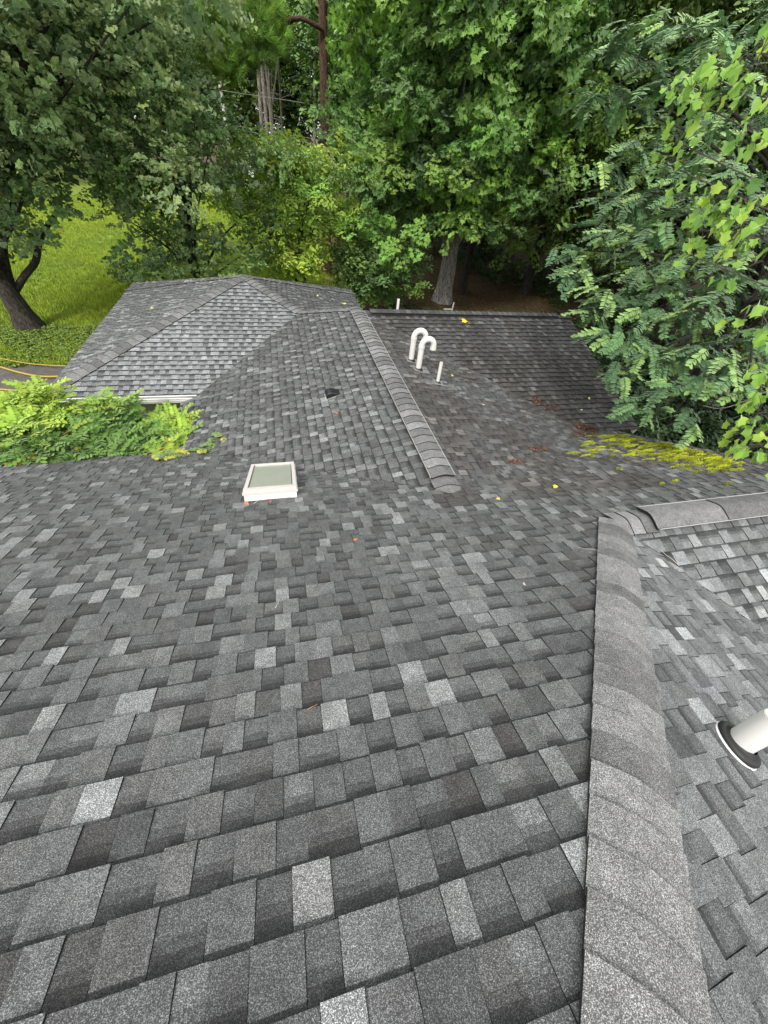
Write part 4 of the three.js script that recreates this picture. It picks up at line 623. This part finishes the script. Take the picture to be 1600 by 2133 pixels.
{ // wisteria sprawling over the eave at left
  const g = thing('wisteria_vine', 'bright green wisteria vine mounded over the left eave, some leaves yellow', 'vine', V3(-4.5, 0, -6.8)), R = rng(421), o = g.position, woods = [];
  const fr = [0, 1, 2, 3].map((i) => frond(430 + i, 6, 0.31, 0.046, 0.105, { bend: 0.45, hang: 0.45 }));
  const peaks = [[85, 815, 0.42], [120, 820, 0.3], [215, 812, 0.42], [285, 845, 0.28], [20, 830, 0.3], [400, 872, 0.15]].map(([x, y, k]) => { const p = at(x, y, 9.1); return [p.x, Math.min(-p.z, 7.35), k]; });
  const topH = (u, v) => { const e = smooth(u, -9.5, -6) * 0 + 1, taper = smooth(-u, 1.5, 4.4); return -4.52 + e * (0.22 + 0.33 * taper + 0.6 * taper * (fbm(u * 1.1 + 4, v * 1.1, 17) - 0.4)) * Math.sqrt(clamp(1 - Math.pow((v - 6.55) / 1.0, 2), 0, 1)) + peaks.reduce((s, q) => s + q[2] * Math.exp(-(((u - q[0]) ** 2 + (v - q[1]) ** 2) / 0.09)), 0); };
  for (let i = 0; i < 9; i++) { const u = -8 + 6 * R(), v = 6.4 + 0.9 * R(), w = limb([V3(u - o.x, 0, -v - o.z), V3(u - o.x + 0.4 * R(), 1, -v - o.z + 0.2), V3(u - o.x - 0.2, 1.9, -v - o.z), V3(u - o.x + (R() - 0.5) * 1.4, topH(u, v) + HC - 0.1, -v - o.z + (R() - 0.5))], 0.035, 0.012, 12, 6, 0.15, i); woods.push(w); }
  for (let i = 0; i < 14; i++) { const u = -8.5 + 7.2 * R(), v = 6.0 + 1.4 * R(), l = 0.8 + R(); woods.push(limb([0, 0.4, 0.8, 1].map((t) => V3(u + l * t - o.x, topH(u + l * t, v) + HC - 0.12 + 0.08 * Math.sin(t * 5 + i), -v - o.z - 0.3 * t)), 0.014, 0.006, 8, 5, 0.1, i)); }
  part(g, 'stem', mergeGeometries(woods), BARK.tan);
  const list = [];
  for (let i = 0; i < 4200; i++) {
    const u = -10 + 8.9 * R(), v = 5.66 + 1.75 * R(), deep = R() < 0.45 ? R() * 0.6 : 0.05 * R(), h = topH(u, v); if (h < -4.4 && R() < 0.6) continue;
    const p = V3(u, h + HC - deep, -v), a = R() * 6.28, d = V3(Math.cos(a) * 0.8, 0.15 + 0.7 * R() - deep * 0.4, Math.sin(a) * 0.8 + 0.25).normalize(), s = 0.75 + 0.6 * R(), pat = fbm(u * 0.9 + 2, v * 0.9, 51), yl = fbm(u * 1.6, v * 1.6 + 7, 53);
    const c = yl > 0.68 && R() < 0.6 ? [0.52, 0.46, 0.035] : pat > 0.53 ? [0.32, 0.46, 0.04] : pat > 0.43 ? [0.21, 0.35, 0.04] : [0.12, 0.24, 0.035];
    list.push({ m: basis(d, (R() - 0.5) * 0.9).scale(V3(s, s, s)).setPosition(p.clone().sub(o)), c, deep, d: p.distanceTo(camera.position), q: screen(p) });
  }
  // a few runners creeping onto the shingles
  for (const [x, y] of [[445, 925], [462, 915], [425, 950], [350, 955], [340, 962], [170, 945], [430, 935], [395, 945], [360, 940], [20, 968], [60, 966]]) { const p = planeAt(x > 430 ? 'B' : 'A', x, y); for (let k = 0; k < 3; k++) { const a = R() * 6.28, s = 0.6 + 0.4 * R(); list.push({ m: basis(V3(Math.cos(a), 0.15, Math.sin(a)), 0).scale(V3(s, s, s)).setPosition(p.clone().sub(o).add(V3(0, 0.05, 0))), c: R() < 0.5 ? [0.4, 0.4, 0.05] : [0.15, 0.27, 0.04], deep: 0, d: 1, q: [200, 900] }); } }
  const own = list.filter((x) => x.q && x.q[0] > -20 && x.q[0] < 480 && x.deep < 0.06).sort((a, b) => a.d - b.d).slice(0, 300), set = new Set(own), mats = {};
  own.forEach((x, i) => { const k = x.c.join(), mt = mats[k] ??= new THREE.MeshPhysicalMaterial({ color: rgb(...x.c), roughness: 0.92, transmission: 0.35, thickness: 0, side: THREE.DoubleSide, vertexColors: true, clearcoat: 0.06, clearcoatRoughness: 0.4 }); part(g, 'frond', fr[i % 4], mt).applyMatrix4(x.m); });
  copies(g, 'foliage', fr[2], LMn, list.filter((x) => !set.has(x)).map((x) => [x.m, tint(x.c, R, 0.15)]));
}
{ // lawn grass and ivy
  const R = rng(55), blade = (() => { const r = rng(9), pos = [], col = []; for (let i = 0; i < 12; i++) { const a = r() * 6.28, x = (r() - 0.5) * 0.24, z = (r() - 0.5) * 0.24, h = 0.07 + 0.09 * r(), w = 0.012, k = 0.75 + 0.5 * r(), l = (r() - 0.5) * 0.09; for (const p of [[x - w * Math.cos(a), 0, z - w * Math.sin(a)], [x + w * Math.cos(a), 0, z + w * Math.sin(a)], [x + l, h, z + (r() - 0.5) * 0.09]]) { pos.push(...p); col.push(k, k, k); } } return geo(pos, null, col); })();
  const list = [], ivy = [], m = new THREE.Matrix4();
  for (let i = 0; i < 60000; i++) {
    const v = 15.5 + 34 * Math.pow(R(), 1.5), u = -26 + 34 * R(); const q = fbm(u * 0.35, v * 0.35, 61), lit = u + 6 * (fbm(u * 0.12, v * 0.12, 31) - 0.5); if (lit > 3) continue;
    const s = 0.8 + 0.7 * R(); m.makeRotationY(R() * 6.28).scale(V3(s, s * (0.7 + 0.6 * q), s)).setPosition(G(u, v)); list.push([m.clone(), tint([0.17 + 0.2 * q, 0.26 + 0.2 * q, 0.035], R, 0.3)]);
  }
  const gm = copies(scene, 'grass', blade, LMo, list); tag(gm, 'bright yellow green lawn grass sloping away behind the house', 'grass', null, 'stuff');
  const iv = sprig('heart', 7, 0.2, 0.085, 8, { tilt: 1, droop: 0.4 });
  for (let i = 0; i < 2600; i++) { const u = -14 + 9.2 * R(), v = 15.4 + 3.6 * R(); if (fbm(u * 0.6, v * 0.6, 71) < 0.36) continue; const a = R() * 6.28; m.copy(basis(V3(Math.cos(a), 0.25, Math.sin(a)), 0)).setPosition(G(u, v, 0.03 + 0.1 * R())); ivy.push([m.clone(), tint([0.13, 0.2, 0.03], R, 0.35)]); }
  const im = copies(scene, 'ivy', iv, LMo, ivy); tag(im, 'dark ivy ground cover between the driveway and the big tree', 'ivy', null, 'stuff');
  // low brush under the wood at right
  const br = []; for (let i = 0; i < 7000; i++) { const u = 4 + 26 * R(), v = 17 + 26 * R(); if (fbm(u * 0.3, v * 0.3, 81) < 0.52 || (u > 7.5 && u < 16 && v < 25)) continue; const a = R() * 6.28; m.copy(basis(V3(Math.cos(a), 0.5, Math.sin(a)), 0)).scale(V3(1.1, 1.1, 1.1)).setPosition(G(u, v, 0.1 + 0.8 * R() * R())); br.push([m.clone(), tint([0.04, 0.085, 0.02], R, 0.3)]); }
  tag(copies(scene, 'undergrowth', sOval, LMo, br), 'low leafy undergrowth on the brown forest floor behind the far ridge', 'undergrowth', null, 'stuff');
  const fl = []; const lf = curledLeaf(3, false); lf.setAttribute('color', new THREE.Float32BufferAttribute(new Array(lf.attributes.position.count * 3).fill(1), 3));
  for (let i = 0; i < 12000; i++) { const u = 2 + 16 * R(), v = 15 + 20 * R(), s = 0.08 + 0.08 * R(); m.makeRotationFromEuler(new THREE.Euler(R() - 0.5, R() * 6, R() - 0.5)).scale(V3(s, s, s)).setPosition(G(u, v, 0.015)); fl.push([m.clone(), tint([0.16, 0.085, 0.035], R, 0.5)]); }
  tag(copies(scene, 'leaf_litter', lf, LMo, fl), 'brown leaf litter covering the ground under the grey trunk', 'leaf litter', null, 'stuff');
}
/* ---------- far things seen through the leaves ---------- */
{
  const hosM = std({ color: rgb(0.72, 0.7, 0.1), roughness: 0.5 }), yel = std({ color: rgb(0.42, 0.31, 0.05), roughness: 0.6 });
  const gp = (x, y, up) => { const o = camera.position, d = at(x, y, 1).sub(o), t = (0.06 + up - o.y) / d.y; return o.clone().addScaledVector(d, t); };
  [[[[-60, 730], [0, 746], [60, 757], [128, 762], [190, 764]], 0.018, 0.1, 'thin yellow cord farther from the driveway'], [[[-60, 745], [0, 764], [50, 778], [86, 784], [130, 784], [190, 782]], 0.032, 0.06, 'thick yellow hose along the grass edge of the driveway'], [[[-60, 808], [0, 811], [45, 814], [90, 816], [170, 820]], 0.03, 0.03, 'yellow hose lying straight across the driveway'], [[[-60, 828], [0, 826], [25, 825], [70, 832], [150, 850]], 0.03, 0.03, 'yellow hose nearest the wisteria on the driveway']].forEach(([pts, r, up, lab]) => {
    const m = new THREE.Mesh(new THREE.TubeGeometry(new THREE.CatmullRomCurve3(pts.map(([x, y]) => gp(x, y, up))), 60, r, 8), yel); m.name = numbered('hose'); scene.add(m); tag(m, lab, 'hose', 'yellow hoses on the driveway');
  });
  // utility pole and wires
  const pp = at(462, 200, 44), pole = thing('utility_pole', 'pale slender utility pole in the gap between the trees', 'utility pole', G(pp.x, -pp.z));
  part(pole, 'post', new THREE.CylinderGeometry(0.11, 0.14, 11, 12), std({ color: rgb(0.5, 0.48, 0.45), roughness: 0.9 }), V3(0, 5.4, 0));
  [[[395, 172], [462, 188], [560, 203], [640, 216], [760, 245], 'upper wire crossing the gap'], [[395, 243], [470, 258], [560, 274], [640, 287], [760, 310], 'upper strand of the lower pair of wires'], [[395, 250], [475, 266], [560, 282], [640, 297], [760, 322], 'lower strand of the lower pair of wires']].forEach((w) => {
    const lab = w.pop(), m = new THREE.Mesh(new THREE.TubeGeometry(new THREE.CatmullRomCurve3(w.map(([x, y]) => at(x, y, 43.4))), 24, 0.014, 5), std({ color: rgb(0.22, 0.23, 0.23), roughness: 0.6 })); m.name = numbered('power_line'); scene.add(m); tag(m, lab + ' between the trees', 'wire', 'power lines in the gap');
  });
  // white house across the lawn
  const hp = at(585, 405, 62), hs = thing('distant_house', 'small white house with grey roof glimpsed through the dogwood', 'house', G(hp.x, -hp.z));
  part(hs, 'wall', new THREE.BoxGeometry(8, 2.8, 6), std({ color: rgb(0.75, 0.75, 0.74), roughness: 0.8 }), V3(0, 1.4, 0));
  const rs = new THREE.Shape([[-4.4, 2.8], [4.4, 2.8], [0, 4.6]].map((q) => new THREE.Vector2(...q))), rg = new THREE.ExtrudeGeometry(rs, { depth: 6.8, bevelEnabled: false }); rg.translate(0, 0, -3.4); part(hs, 'roof', rg, std({ color: rgb(0.3, 0.29, 0.28), roughness: 0.9 }));
  for (const x of [-2.4, 0.2, 2.6]) { const w = part(hs, 'window', new THREE.BoxGeometry(0.9, 1.2, 0.08), M.white, V3(x, 1.5, 3.04)); part(w, 'pane', new THREE.BoxGeometry(0.74, 1.04, 0.02), M.black, V3(0, 0, 0.045)); }
}
shade(scene);
renderer.render(scene, camera);
